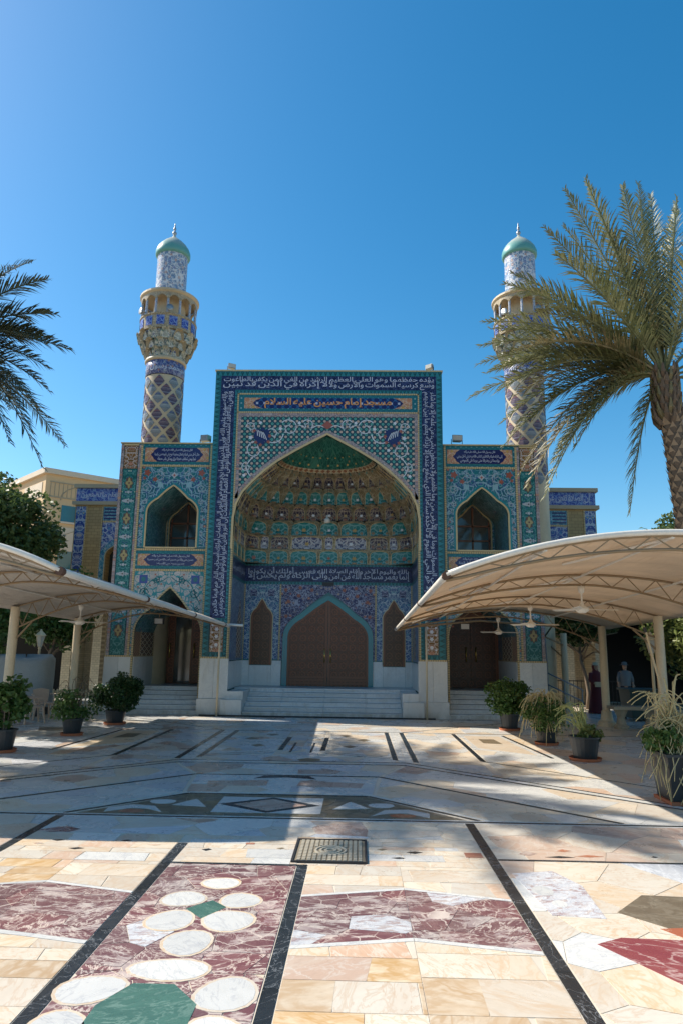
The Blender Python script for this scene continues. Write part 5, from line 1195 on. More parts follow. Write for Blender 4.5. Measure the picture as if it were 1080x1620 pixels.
def canopy(s, xe, xc, ze, ys, ycols, label, fab, tipy):
    K = empty('shade_canopy', (s*(xe + xc)/2, -6, 0), 0, label, 'canopy', 'fabric shade canopies'); NX = 22
    def zed(y): return ze[0] + (ze[1]-ze[0])*(y + 12.5)/11.2
    def zm(t, y): return zed(y) + (.54 if s > 0 else .46)*4*t*(1-t)*(1 - .18*t) + t*.16
    def zl(t, y): return zm(t, y) - .03 - .15*sin(pi*min(1, max(0, t)))**.6 - 1.45*max(0, t-.5)**1.6
    XX = lambda t: s*(xe + (xc-xe)*t)
    yy = []
    yl = [tipy] + ys[::-1] if tipy > ys[-1] else ys[::-1]
    for a, b in zip(yl, yl[1:]):
        for k in range(6): yy.append((a + (b-a)*k/6, sin(pi*k/6)))
    yy.append((yl[-1], 0))
    vs = []
    for j, (y, sg) in enumerate(yy):
        for i in range(NX + 1):
            t = i/NX*1.06; vs.append((XX(t), y, zm(t, y) + .02 - .055*sg*(sin(pi*min(1, t))**.6 + .15)))
    n = NX + 1; fs = [(j*n+i, j*n+i+1, (j+1)*n+i+1, (j+1)*n+i) for j in range(len(yy)-1) for i in range(NX)]
    mb = MB(); mb.add(vs, fs); mem = mb.build('membrane', fab, K, smooth=True)
    md = mem.modifiers.new('thickness', 'SOLIDIFY'); md.thickness = .006
    for y in ys:
        T = empty('truss', (0, 0, 0)); T.parent = K; T.location = (XX(.5) - wloc(K).x, y - wloc(K).y, zm(.5, y))
        MB().tube([(XX(i/24), y, zm(i/24, y) - .03) for i in range(25)], .021, 6).build('upper_chord', m_tubed, T, smooth=True)
        MB().tube([(XX(i/24), y, zl(i/24, y) - .03) for i in range(25)], .021, 6).build('lower_chord', m_tubed, T, smooth=True)
        mb = MB(); k = 22
        for i in range(2, k):
            a, b = i/k, (i+1)/k; p, q = (XX(a), y, zm(a, y)-.03), (XX(b), y, zl(b, y)-.03)
            if i % 2: p, q = (XX(a), y, zl(a, y)-.03), (XX(b), y, zm(b, y)-.03)
            mb.tube([p, q], .011, 4, False)
        mb.build('web_bars', m_tubed, T)
    # eave tube, purlins
    ez = [(XX(0), y, zm(0, y)) for y, _ in yy]
    MB().tube(ez, .048, 8).build('eave_tube', m_tubew, K, smooth=True)
    for y in ys: MB().tube([(XX(0), y-.05, zm(0, y)), (XX(0), y+.05, zm(0, y+.1))], .056, 8).build('eave_joint', m_rust, K)
    for t in (.22, .5, .78): MB().tube([(XX(t), y, zm(t, y) - .045 - .055*sg*0) for y, sg in yy], .024, 6).build('purlin', m_tubew, K, smooth=True)
    MB().tube([(XX(i/24*1.05), ys[0]-.02, zm(i/24*1.05, ys[0]) + .01) for i in range(25)], .040, 8).build('front_edge_tube', m_tubew, K, smooth=True)
    for a, b in zip(ys, ys[1:]):
        for (t0, t1) in ((.22, .05), (.5, .35)): MB().tube([(XX(t0), a, zm(t0, a)-.05), (XX(t1), (a+b)/2, zm(t1, (a+b)/2)-.07)], .026, 5).build('brace', m_tubew, K)
    # columns
    for y in ycols:
        zt = zm(1, y) - .03; c = empty('column', (0, 0, 0)); c.parent = K; c.location = Vector((s*xc, y, 0)) - wloc(K)
        MB().lathe([(.105, 0), (.105, zt)], (s*xc, y, 0), 14).build('shaft', m_col, c, smooth=True)
        MB().lathe([(.0, 0), (.24, 0), (.24, .10), (.17, .16), (.13, .40), (.105, .42)], (s*xc, y, .004), 14).build('base', m_col, c)
        MB().box(s*xc-.02, s*xc+.02, y-.03, y+.03, zl(1, y)-.25, zl(1, y)).tube([(s*xc, y, zl(1, y)-.35), (XX(.90), y, zl(.90, y)-.05)], .024, 6).build('bracket', m_tubed, c)
    return K, XX, zm, zl
KR, XXr, zmr, zlr = canopy(1, 2.14, 7.9, (2.92, 2.58), [-12.5, -8.8, -5.05, -1.3], [-12.5, -8.8, -5.05, -1.3, 2.45], 'bright cream fabric canopy with ceiling fans on the right of the court', m_fab, -.75)
MB().tube([(7.9, 2.45, 2.2), (6.95, 1.2, 2.45), (6.9, .1, 2.75), (4.6, -.55, 2.85), (2.2, -.78, 2.6)], .03, 6).build('rear_strut', m_tubed, KR, smooth=True)
MB().tube([(3.05, -.42, 0), (3.05, -.42, 2.82)], .030, 8).build('rear_post', m_col, KR, smooth=True)
KL, XXl, zml, zll = canopy(-1, 2.77, 7.0, (2.92, 2.62), [-12.5, -8.8, -5.05, -1.3], [-12.5, -8.8, -5.05, -1.3], 'dim shaded fabric canopy on the left of the court', m_fabl, -.55)
MB().tube([(-3.05, -.45, 0), (-3.05, -.45, 2.72)], .030, 8).build('rear_post', m_col, KL, smooth=True)
MB().tube([(-2.77, -.55, 2.64), (-2.35, -.62, 2.62)], .04, 8).build('eave_end', m_tubew, KL, smooth=True)
# ceiling fans
m_fanw = plain('white_fan_enamel', (.74,.70,.62), .35, amt=.08)
def fan(x, y, zh, ztop, rz, label):
    F = empty('ceiling_fan', (x, y, zh), 0, label, 'ceiling fan', 'ceiling fans under the canopies')
    MB().tube([(x, y, zh), (x, y, ztop)], .016, 6).build('rod', m_fanw, F)
    MB().lathe([(.0, -.05), (.06, -.05), (.115, -.01), (.115, .035), (.05, .08), (.025, .14)], (x, y, zh), 14).build('motor', m_fanw, F, smooth=True)
    MB().lathe([(.016, -.13), (.05, -.10), (.065, .0), (.0, .0)], (x, y, ztop-.03), 10).build('canopy_cup', m_fanw, F, smooth=True)
    for k in range(3):
        a = rz + k*2*pi/3; mb = MB(); pr = []
        for t, w in ((.10, .03), (.17, .035), (.22, .065), (.60, .07), (.64, .05)):
            for q in (-1, 1):
                for dz in (0, .006): pr.append((x + t*cos(a) - q*w*sin(a), y + t*sin(a) + q*w*cos(a), zh + .015 + q*.012 + dz))
        fs = []
        for i in range(4):
            b = i*4; fs += [(b, b+4, b+6, b+2), (b+1, b+3, b+7, b+5), (b, b+1, b+5, b+4), (b+2, b+6, b+7, b+3)]
        fs += [(0, 2, 3, 1), (16, 17, 19, 18)]
        mb.add(pr, fs).build('blade', m_fanw, F)
for y, zh, rz, lb in ((-1.3, 2.49, .15, 'white ceiling fan under the right canopy, farthest from the camera'), (-5.05, 2.58, .0, 'white ceiling fan in the middle of the right canopy'), (-8.8, 2.72, .05, 'white ceiling fan nearest the camera under the right canopy')):
    t = (5.0 - 2.14)/5.76; fan(5.0, y, zh, zlr(t, y) - .03, rz, lb)
t = (5.45 - 2.77)/4.23; fan(-5.45, -5.05, 2.50, zll(t, -5.05) - .03, .2, 'white ceiling fan under the left canopy')
# dark speaker box under the left canopy and flood lamp under the right one
def hung_lamp(x, y, z, label):
    F = empty('hanging_floodlight', (x, y, z), 0, label, 'floodlight'); MB().box(x-.13, x+.13, y-.07, y+.07, z-.10, z+.08).build('housing', m_blackp, F); MB().box(x-.11, x+.11, y-.085, y-.071, z-.08, z+.06).build('lens', m_steel, F)
    MB().tube([(x, y, z+.08), (x, y, z+.19)], .014, 5).build('bracket', m_tubed, F)
hung_lamp(-4.65, -1.3, 2.70, 'dark speaker box hung under the far end of the left canopy'); hung_lamp(4.05, -1.3, 2.66, 'pale floodlight hung under the far end of the right canopy')  # left one is a speaker box built from the lamp parts

# ================================================================ PLANTS
def leafmat(name, c1, c2, tr=.25, rough=.45):
    M = Mat(name, rough, .4); x, y, z = M.world(); n = M.noise(M.vec(x, y, z), 2.2, 3); n2 = M.noise(M.vec(x, y, z), 23, 2)
    q = M.mix(n.ss(.3, .7), c1, c2); q = M.hsv(q, .5, 1., n2*.9 + .55); M.out(q)
    t = M.g.nodes.new('ShaderNodeBsdfTranslucent'); M.g.links.new(q, t.inputs[0]); mx = M.g.nodes.new('ShaderNodeMixShader'); mx.inputs[0].default_value = tr
    o = M.g.nodes['Material Output']; M.g.links.new(M.b.outputs[0], mx.inputs[1]); M.g.links.new(t.outputs[0], mx.inputs[2]); M.g.links.new(mx.outputs[0], o.inputs[0]); return M.m
m_leafd = leafmat('dark_green_leaf', (.028,.065,.018), (.05,.10,.028)); m_leafm = leafmat('mid_green_leaf', (.05,.11,.025), (.09,.15,.035)); m_leafy = leafmat('yellow_green_leaf', (.13,.17,.045), (.20,.22,.07))
m_leafo = leafmat('olive_tree_leaf', (.065,.11,.03), (.12,.16,.05), .3)
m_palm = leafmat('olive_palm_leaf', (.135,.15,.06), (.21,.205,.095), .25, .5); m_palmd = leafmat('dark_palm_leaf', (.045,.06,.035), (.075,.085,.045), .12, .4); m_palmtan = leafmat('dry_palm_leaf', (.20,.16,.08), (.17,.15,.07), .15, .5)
m_bark = plain('grey_brown_bark', (.16,.12,.085), .9, amt=.3, bump=.6, bs=18); m_dry = plain('dry_stem', (.50,.40,.20), .7, amt=.3); m_drygr = plain('pale_green_stem', (.36,.36,.13), .6, amt=.3)
m_pot = plain('black_plastic_pot', (.022,.024,.026), .42, amt=.3); m_saucer = plain('terracotta_saucer', (.40,.12,.05), .7, amt=.2); m_soil = plain('soil', (.06,.04,.025), .95)
def leaves(centers, size, flat=.0, up=.3):
    "one small folded leaf per centre"
    vs = []; fs = []
    for c in centers:
        d = Vector((random.gauss(0, 1), random.gauss(0, 1), random.gauss(up, .7))).normalized(); n = Vector((random.gauss(0, 1), random.gauss(0, 1), random.gauss(.9, .8)))
        b = d.cross(n); b = b.normalized() if b.length > 1e-4 else Vector((1, 0, 0)); nn = b.cross(d)
        l = size*random.uniform(.65, 1.3); w = l*.30; p = Vector(c); k = len(vs)
        vs += [p - d*l*.5, p + b*w + nn*w*.25, p + d*l*.5, p - b*w + nn*w*.25]; fs += [(k, k+1, k+2), (k, k+2, k+3)]
    return vs, fs
def blob_points(n, c, r, lumps, seed, shell=.62):
    "points gathered in clumps through an uneven crown"
    R_ = random.Random(seed); L = []
    for i in range(lumps):
        while True:
            v = Vector((R_.uniform(-1, 1), R_.uniform(-1, 1), R_.uniform(-1, 1)))
            if .2 < v.length < 1: break
        v = v.normalized()*(v.length**.5); L.append((Vector((c[0] + v.x*r[0]*.82, c[1] + v.y*r[1]*.82, c[2] + v.z*r[2]*.82)), R_.uniform(.7, 1.3)))
    q = sum(r)/3*1.25/lumps**(1/3); pts = []
    for i in range(n):
        p, s_ = L[R_.randrange(lumps)]; v = Vector((R_.gauss(0, 1), R_.gauss(0, 1), R_.gauss(0, 1))); v = v.normalized()*(R_.random()**.38)*q*s_
        pts.append(p + Vector((v.x, v.y, v.z*.8)))
    return pts
def pot(P_, c, r, h, saucer=True, taper=.75, sq=False):
    x, y = c
    if saucer: MB().lathe([(0, .0), (r*1.02, .0), (r*1.10, .055), (r*1.04, .055), (r*.95, .02), (0, .02)], (x, y, .006), 20).build('saucer', m_saucer, P_, smooth=False)
    z0 = .028 if saucer else .006
    MB().lathe([(0, z0), (r*taper, z0), (r*.93, h*.72), (r, h*.93), (r*1.06, h*.94), (r*1.06, h), (r*.95, h), (r*.92, h*.9), (0, h*.9)], (x, y, 0), 20).build('pot', m_pot, P_)
def shrub(c, label, r, hh, n, mat, size, potr, poth, lumps=24, seed=1, stems=5):
    P_ = empty('potted_shrub', (c[0], c[1], 0), 0, label, 'potted plant', 'potted plants along the court'); pot(P_, c, potr, poth)
    zc = (poth*.85 + hh)/2; pts = blob_points(n, (c[0], c[1], zc), (r, r, (hh - poth*.85)/2), lumps, seed)
    vs, fs = leaves(pts, size); MB().add(vs, fs).build('foliage', mat, P_)
    mb = MB(); R_ = random.Random(seed)
    for k in range(stems):
        a = R_.uniform(0, 6.28); d = R_.uniform(.2, .6)*r; mb.tube([(c[0] + .03*cos(a), c[1] + .03*sin(a), poth*.88), (c[0] + d*.5*cos(a), c[1] + d*.5*sin(a), zc*.85), (c[0] + d*cos(a), c[1] + d*sin(a), zc*1.2)], [.014, .010, .006], 5)
    mb.build('stems', m_bark, P_)
    return P_
def dry_stems(P_, c, z0, n, r, h, droop, rad, mat, seed, name='dry_stems', curl=.0, dirx=0.0, kind=None):
    R_ = random.Random(seed); mb = MB()
    for k in range(n):
        a = R_.uniform(0, 6.28); rr = r*R_.uniform(.45, 1.1); hh = h*R_.uniform(.5, 1.1); dr = droop*R_.uniform(.3, 1.2); pts = []; w1, w2 = R_.uniform(-1, 1), R_.uniform(-1, 1)
        for i in range(11):
            t = i/10; x = rr*t**1.1; z = z0 + hh*(sin(min(t*1.25, 1)*pi/2)) - dr*max(0, t-.35)**1.7*2.2
            k2 = curl*(sin(t*9 + w1*4)*t); pts.append((c[0] + x*cos(a) - k2*sin(a) + dirx*t*rr + .03*w2, c[1] + x*sin(a)*.8 + k2*cos(a), max(.03, z + curl*.5*sin(t*7 + w2*5)*t)))
        mb.tube(pts, [rad*(1 - .55*i/10) for i in range(11)], 5)
    return mb.build(name, mat, P_, smooth=True)
shrub((-5.18, -2.9), 'round clipped dark green shrub in a black pot at the foot of the left steps', .66, 1.27, 5200, m_leafd, .085, .26, .36, 34, 3)
P_ = shrub((-5.36, -5.2), 'sparse leafy plant with bare branches in a black pot, second from the left edge', .50, .95, 900, m_leafm, .10, .23, .37, 16, 4)
dry_stems(P_, (-5.36, -5.2), .34, 16, .5, 1.0, .25, .010, m_bark, 5, 'bare_branches', .06)
P_ = shrub((-5.62, -7.8), 'leafy plant in a black pot cut by the left edge of the picture', .36, 1.45, 1300, m_leafm, .13, .24, .42, 16, 6)
shrub((4.93, -2.72), 'bushy green shrub in a black pot by the right-hand steps', .56, 1.30, 3600, m_leafm, .095, .25, .42, 26, 8)
P_ = shrub((5.16, -5.4), 'green bush under drooping straw stems in a pot, second of the right-hand row', .52, 1.05, 4600, m_leafm, .065, .24, .30, 30, 9)
dry_stems(P_, (5.16, -5.4), .7, 130, .55, .55, .80, .012, m_dry, 10, 'drooping_stems', .04)
P_ = empty('potted_plant', (5.31, -7.55, 0), 0, 'small tuft with straw stems leaning left in a round black pot', 'potted plant', 'potted plants along the court'); pot(P_, (5.31, -7.55), .275, .44)
dry_stems(P_, (5.33, -7.55), .40, 30, .34, .72, .30, .014, m_drygr, 12, 'leaning_stems', .07, -.9)
vs, fs = leaves(blob_points(260, (5.38, -7.6, .48), (.2, .2, .14), 8, 5), .10); MB().add(vs, fs).build('foliage', m_leafy, P_)
# tall square planter on the right
P_ = empty('tall_planter', (5.50, -11.1, 0), 0, 'tall tapered black planter with tangled pale stems at the right edge', 'planter')
MB().box(5.22, 5.80, -11.40, -10.82, .006, .05).build('saucer', m_saucer, P_)
def tapered(n, m, x0, x1, y0, y1, z0, z1, e, par):
    MB().add([(x0+e, y0+e, z0), (x1-e, y0+e, z0), (x1-e, y1-e, z0), (x0+e, y1-e, z0), (x0, y0, z1), (x1, y0, z1), (x1, y1, z1), (x0, y1, z1)], [(0,3,2,1),(4,5,6,7),(0,1,5,4),(1,2,6,5),(2,3,7,6),(3,0,4,7)]).build(n, m, par)
tapered('pot', m_pot, 5.20, 5.82, -11.42, -10.80, .052, .62, .06, P_); MB().box(5.17, 5.85, -11.45, -10.77, .622, .66).build('pot_rim', m_pot, P_)
dry_stems(P_, (5.50, -11.1), .62, 120, .55, .62, .85, .012, m_dry, 21, 'tangled_stems', .14); dry_stems(P_, (5.45, -11.1), .62, 46, .58, .85, .30, .013, m_dry, 22, 'spreading_stems', .13); dry_stems(P_, (5.42, -11.1), .62, 9, .16, 1.05, .0, .020, m_dry, 23, 'upright_stems', .02)
vs, fs = leaves(blob_points(700, (5.30, -11.15, .78), (.30, .25, .28), 14, 7), .09, up=1.2); MB().add(vs, fs).build('foliage', m_leafm, P_)

def branchy(P_, base, top, r, n, seed, spread, mat=None):
    R_ = random.Random(seed); mb = MB(); b = Vector(base); t = Vector(top)
    mb.tube([b + (t-b)*k/5 + Vector((R_.uniform(-.08, .08), R_.uniform(-.08, .08), 0)) for k in range(6)], [r*(1 - .11*k) for k in range(6)], 9)
    for k in range(n):
        s_ = b + (t-b)*R_.uniform(.55, 1.0); a = R_.uniform(0, 6.28); e = s_ + Vector((cos(a)*spread[0]*R_.uniform(.4, .9), sin(a)*spread[1]*R_.uniform(.4, .9), spread[2]*R_.uniform(.2, .9)))
        m_ = (s_ + e)/2 + Vector((0, 0, .15*spread[2])); mb.tube([s_, m_, e], [r*.42, r*.28, r*.12], 6)
    return mb.build('trunk', mat or m_bark, P_, smooth=True)
def tree(label, base, crown, rad, n, size, mat, lumps, seed, tr=.18, group='trees around the court'):
    T = empty('broadleaf_tree', (base[0], base[1], 0), 0, label, 'tree', group)
    branchy(T, (base[0], base[1], 0), (crown[0], crown[1], crown[2] - rad[2]*.35), tr, 12, seed, rad)
    vs, fs = leaves(blob_points(n, crown, rad, lumps, seed), size); MB().add(vs, fs).build('crown', mat, T); return T
tree('large dark evergreen tree at the left edge in front of the apricot building', (-13.4, 3.4), (-13.0, 3.4, 5.4), (3.1, 2.6, 2.9), 42000, .20, m_leafo, 90, 31, .25)
tree('smaller bright green tree under the left canopy by the hall', (-9.5, 2.6), (-9.3, 2.6, 3.3), (1.5, 1.3, 1.4), 9000, .17, m_leafm, 40, 32, .10)
tree('bushy tree behind the left canopy columns', (-10.9, -.2), (-10.7, -.2, 2.9), (1.6, 1.5, 1.6), 11000, .17, m_leafm, 46, 33, .12)
tree('glossy yellow green tree behind the right canopy', (10.1, -2.9), (9.9, -2.7, 2.9), (1.45, 1.9, 1.7), 12000, .16, m_leafy, 46, 34, .12)
tree('tall green tree peeping over the right canopy', (13.2, 4.5), (13.0, 4.5, 4.8), (2.3, 2.2, 2.4), 17000, .18, m_leafo, 60, 35, .2)
tree('dark leafy tree in front of the right hall arcade', (9.2, 4.2), (9.0, 4.3, 3.1), (1.5, .9, .8), 6000, .17, m_leafd, 30, 36, .08)
tree('dark tree filling the far right beyond the canopy', (13.4, -2.2), (13.2, -2.2, 2.6), (1.9, 2.0, 2.3), 14000, .19, m_leafm, 50, 37, .15)
tree('unseen dark tree beyond the left canopy, shading the ground under it', (-12.4, -2.6), (-12.2, -2.8, 4.6), (2.4, 2.6, 2.8), 17000, .19, m_leafd, 46, 38, .15)  # unseen tree, placed and enlarged to shade the floor under the left canopy
tree('far green tree at the right end of the arcade', (15.5, 7.5), (15.5, 7.5, 3.6), (3, 2.2, 3.2), 14000, .24, m_leafd, 50, 39, .2)

# ---------------------------------------------------------------- palms
def frond(P_, p0, tip, lift, mat, seed, ll=.72, dens=84, wid=.032):
    R_ = random.Random(seed); p0 = Vector(p0); p2 = Vector(tip); d = p2 - p0; p1 = p0 + d*.48 + Vector((0, 0, d.length*lift)); N = dens
    B_ = lambda t: p0*(1-t)**2 + p1*2*t*(1-t) + p2*t*t
    mb = MB(); mb.tube([B_(i/16) for i in range(17)], [.032*(1 - i/17) + .006 for i in range(17)], 5)
    for i in range(N):
        t = .14 + .86*i/(N-1); p = B_(t); tg = (B_(min(1, t+.02)) - B_(t-.02)).normalized(); side = tg.cross(Vector((0, 0, 1)))
        side = side.normalized() if side.length > .05 else Vector((1, 0, 0)); nrm = side.cross(tg).normalized()
        L = ll*(sin(pi*min(1, (t*.92 + .10)))**.55)*R_.uniform(.85, 1.1); L = max(L, .16)
        for q in (-1, 1):
            fw = .75 + .65*t + R_.uniform(-.15, .15)
            dd = (side*q*1.0 + tg*fw + nrm*R_.uniform(-.25, .85)).normalized(); m = p + dd*L*.55; e = p + dd*L + Vector((0, 0, -.10*L - R_.uniform(0, .12)*L)); w = (tg - dd*tg.dot(dd)).normalized()*wid*.5
            k = len(mb.v); mb.v += [tuple(p - w*.6), tuple(p + w*.6), tuple(m + w), tuple(e), tuple(m - w)]; mb.f += [(k, k+1, k+2, k+4), (k+4, k+2, k+3)]
    return mb.build('frond', mat, P_)
m_scale = plain('palm_scale', (.27,.20,.135), .9, amt=.35, bump=.5); m_trunk = plain('palm_trunk_fibre', (.13,.09,.06), .9, amt=.3, bump=.8, bs=22)
def palm(label, base, top, tips, extra, rad, mats, seed, dead=10, lim=None):
    P_ = empty('palm_tree', (base[0], base[1], 0), 0, label, 'palm tree', 'date palms'); R_ = random.Random(seed); b, t = Vector(base), Vector(top)
    pts = []; rs = []
    for i in range(61):
        q = i/60; p = b.lerp(t, q); p.x += .05*sin(pi*q); pts.append(p); rs.append((rad*(1.0 - .12*q) + (.05 if q > .86 else 0)*(q-.86)/.14*2 + .022*(i % 2))*(1 if q < .97 else max(.2, 1 - ((q-.97)/.03)**2*.8)))
    MB().tube(pts, rs, 14).build('trunk', m_trunk, P_)
    mb = MB()
    for i in range(420):          # leaf-base scales
        q = (i/420); p = b.lerp(t, q); p.x += .05*sin(pi*q); a = i*2.399; r = rad*(1.0 - .12*q)
        sc = .085 if q < .86 else .12; o = Vector((cos(a), sin(a), 0)); s_ = Vector((-sin(a), cos(a), 0)); c = p + o*r
        k = len(mb.v); mb.v += [tuple(c - s_*sc - Vector((0, 0, .06))), tuple(c + s_*sc - Vector((0, 0, .06))), tuple(c + o*(.075 + (q > .86)*.04) + Vector((0, 0, sc*1.1)))]; mb.f.append((k, k+1, k+2))
    mb.build('leaf_base_scales', m_scale, P_)['kind'] = 'stuff'
    for i in range(70):           # cut leaf stalks round the crown
        a = i*2.399; q = i/70; o = Vector((cos(a), sin(a), 0)); z = t.z - 1.25 + 1.35*q; rr = rad*.92; c = Vector((t.x, t.y, z)) + o*rr
        MB().tube([c - o*.08, c + o*.07 + Vector((0, 0, .16)), c + o*(.13 - .06*q) + Vector((0, 0, .36))], [.085, .055, .022], 5).build('leaf_stub', m_trunk if i % 3 else m_palmtan, P_)
    for i, (tp, lf, mi) in enumerate(tips): frond(P_, t + Vector((0, 0, .05)), t + Vector(tp), lf, mats[mi], seed*100 + i)
    k = 0
    while k < extra:
        a = R_.uniform(0, 6.28); el = R_.uniform(-.55, 1.35); L = R_.uniform(4.2, 5.4); v = Vector((cos(a)*cos(el)*L, sin(a)*cos(el)*L, sin(el)*L*1.0))
        k += 1
        if lim and not lim(t + v): continue
        frond(P_, t + Vector((0, 0, .05)), t + v, .10 + .22*(1 - abs(el - .3)), mats[R_.randrange(2)], seed*100 + 50 + k)
    return P_
tipsR = [((-.1, .4, 5.7), .02, 0), ((-1.85, -.6, 5.1), .05, 0), ((-2.9, -.5, 3.8), .10, 0), ((-3.15, .8, 2.85), .12, 1), ((-4.5, -.4, 1.3), .20, 0), ((-4.7, .6, -.3), .24, 0), ((-3.9, -1.2, .2), .26, 2),
         ((-3.6, -.6, -2.85), .42, 2), ((-2.6, .9, -1.9), .40, 0), ((-.95, .3, -3.3), .42, 0), ((-2.2, 1.6, -1.3), .38, 0), ((-1.1, -1.0, 4.6), .06, 1), ((-2.4, 2.2, 3.2), .1, 1), ((-3.7, 1.8, 1.0), .22, 1), 
         ((.9, .5, 5.2), .04, 0), ((2.0, .3, 4.4), .08, 1), ((3.4, -.5, 3.0), .12, 0), ((4.4, .4, 1.0), .2, 1), ((3.9, -.3, -1.2), .3, 0), ((3.2, 1.2, -2.0), .36, 1), ((1.2, 2.8, 2.6), .15, 1), ((-1.4, 3.2, 2.0), .2, 1), ((.4, -2.4, 3.6), .1, 0), ((-3.0, -1.6, 2.4), .16, 0), ((-4.2, .9, .5), .24, 1), ((-3.3, .3, -1.0), .34, 0),
         ((-.9, .9, 5.0), .04, 1), ((-2.2, .2, 4.3), .08, 0), ((-1.5, 1.2, 3.8), .10, 1)]
tipsR += [((-2.5, -1.0, 4.5), .07, 0), ((-3.5, .6, 3.2), .12, 0), ((-4.0, -.8, 2.1), .16, 0), ((-4.5, .3, .5), .24, 1), ((-4.3, -.5, -.6), .30, 0), ((-3.9, .5, -1.6), .38, 0), ((-3.2, -.2, -2.2), .42, 2), ((-2.9, .4, -2.6), .46, 1), ((-.2, .2, 5.0), .03, 1), ((.5, -.4, 4.7), .04, 0), ((-1.3, -.3, 4.0), .08, 2), ((-3.4, 1.2, .0), .3, 2), ((1.5, -.8, 3.9), .08, 1), ((2.8, .6, 2.2), .16, 0), ((-3.0, .2, 1.9), .2, 2), ((-4.3, -.3, .1), .27, 0), ((-4.0, .2, -1.1), .34, 1), ((-3.5, .7, -2.3), .44, 2), ((-3.2, -.5, -3.1), .46, 0), ((-4.5, .1, .9), .22, 1), ((-4.1, .6, 1.6), .18, 0), ((-2.2, .3, -1.7), .44, 1), ((-1.7, -.2, 5.3), .04, 0), ((.3, .6, 5.5), .02, 1), ((-3.6, -.2, -.1), .32, 1)]
palm('date palm with olive fronds rising behind the right canopy', (9.0, -5.0, 0), (8.52, -5.0, 8.62), tipsR, 0, .255, [m_palm, m_palm, m_palmtan], 3)
tipsL = [((2.95, -.2, 1.75), .18, 0), ((3.4, .5, .25), .22, 0), ((3.15, -.3, .05), .26, 0), ((2.9, .6, -.75), .30, 1), ((3.1, .2, -2.75), .46, 0), ((2.7, -.6, -2.4), .46, 1), ((1.5, .4, 2.2), .12, 0), ((3.0, .3, -.3), .26, 0), ((2.9, -.2, -1.3), .34, 0), ((2.6, .4, .7), .2, 0), ((2.75, .3, -1.9), .4, 0), ((2.9, .5, 1.2), .2, 1), ((2.5, 1.2, .9), .2, 1), ((2.4, -1.2, -.2), .28, 0), ((2.2, 1.6, -.9), .3, 0), ((2.2, -.2, -3.1), .5, 1)]
palm('tall date palm added unseen outside the left edge so its frond shadows cross the court', (-12.0, -6.2, 0), (-11.8, -6.2, 11.4), [], 44, .28, [m_palmd, m_palmd, m_palmd], 8, lim=lambda p: p.x < -9.0)  # unseen palm, added only to cast frond shadows across the court
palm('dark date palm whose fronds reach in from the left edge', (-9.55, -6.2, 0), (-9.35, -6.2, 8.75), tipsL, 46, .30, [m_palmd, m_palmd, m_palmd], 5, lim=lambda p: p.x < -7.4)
# ================================================================ PROPS
m_stone = plain('weathered_stone', (.36,.31,.23), .85, amt=.3, bump=.5, bs=25); m_bingreen = plain('dark_green_plastic', (.012,.04,.04), .5); m_tarp = plain('grey_blue_tarpaulin', (.26,.28,.28), .6, amt=.2)
m_chair = plain('beige_plastic', (.50,.34,.24), .4, amt=.1); m_lantern = plain('cream_painted_lantern', (.62,.50,.32), .5); m_blackiron = plain('black_iron', (.02,.02,.022), .5, metal=.4); m_bluesteel = plain('blue_grey_rail', (.22,.28,.36), .35, metal=.5)
# stone table beside the canopy column
def stone_table(x, y, w, label):
    T = empty('stone_table', (x, y, 0), 0, label, 'table', 'stone tables')
    MB().box(x-w/2, x+w/2, y-.28, y+.28, .50, .58).build('top', m_stone, T)
    for q in (-1, 1): MB().lathe([(0, 0), (.20, 0), (.21, .06), (.13, .12), (.10, .28), (.16, .42), (.20, .498), (0, .498)], (x + q*(w/2-.27), y, .006), 10).build('pedestal', m_stone, T)
stone_table(8.45, -1.9, 1.3, 'low carved stone table at the foot of the right canopy column'); stone_table(9.6, -2.6, 1.0, 'second stone table half hidden by the tall planter')
# wheelie bin
Bn = empty('waste_bin', (9.55, .5, 0), 0, 'dark green waste bin under the right canopy beside the stone tables', 'bin')
tapered('body', m_bingreen, 9.08, 10.02, .05, .95, .08, .86, .06, Bn); MB().box(9.04, 10.06, .0, 1.0, .865, .93).build('lid', m_bingreen, Bn)
for q in (9.2, 9.9): MB().tube([(q-.04, .9, .085), (q+.04, .9, .085)], .08, 12).build('wheel', m_blackp, Bn)
# handrail at the side of the right wing
Rl = empty('handrail', (7.2, 1.0, 0), 0, 'blue grey steel handrail sloping down beside the right wing', 'handrail')
for dz in (0, -.35): MB().tube([(6.88, 1.0, 1.36 + dz), (7.95, 1.0, .86 + dz), (8.02, 1.0, .80 + dz)], .022, 6).build('rail', m_bluesteel, Rl, smooth=True)
for q in (6.9, 7.45, 7.98): MB().tube([(q, 1.0, 0), (q, 1.0, 1.34 - (q-6.88)*.47)], .02, 6).build('post', m_bluesteel, Rl)
Ld = empty('ladder', (7.0, 1.7, 0), 0, 'grey metal ladder against the right hall', 'ladder')
for q in (6.86, 7.22): MB().tube([(q, 1.9, 0), (q, 2.25, 3.1)], .022, 6).build('rail', m_steel, Ld)
for k in range(9): MB().tube([(6.86, 1.93 + k*.036, .3 + k*.31), (7.22, 1.93 + k*.036, .3 + k*.31)], .015, 6).build('rung', m_steel, Ld)
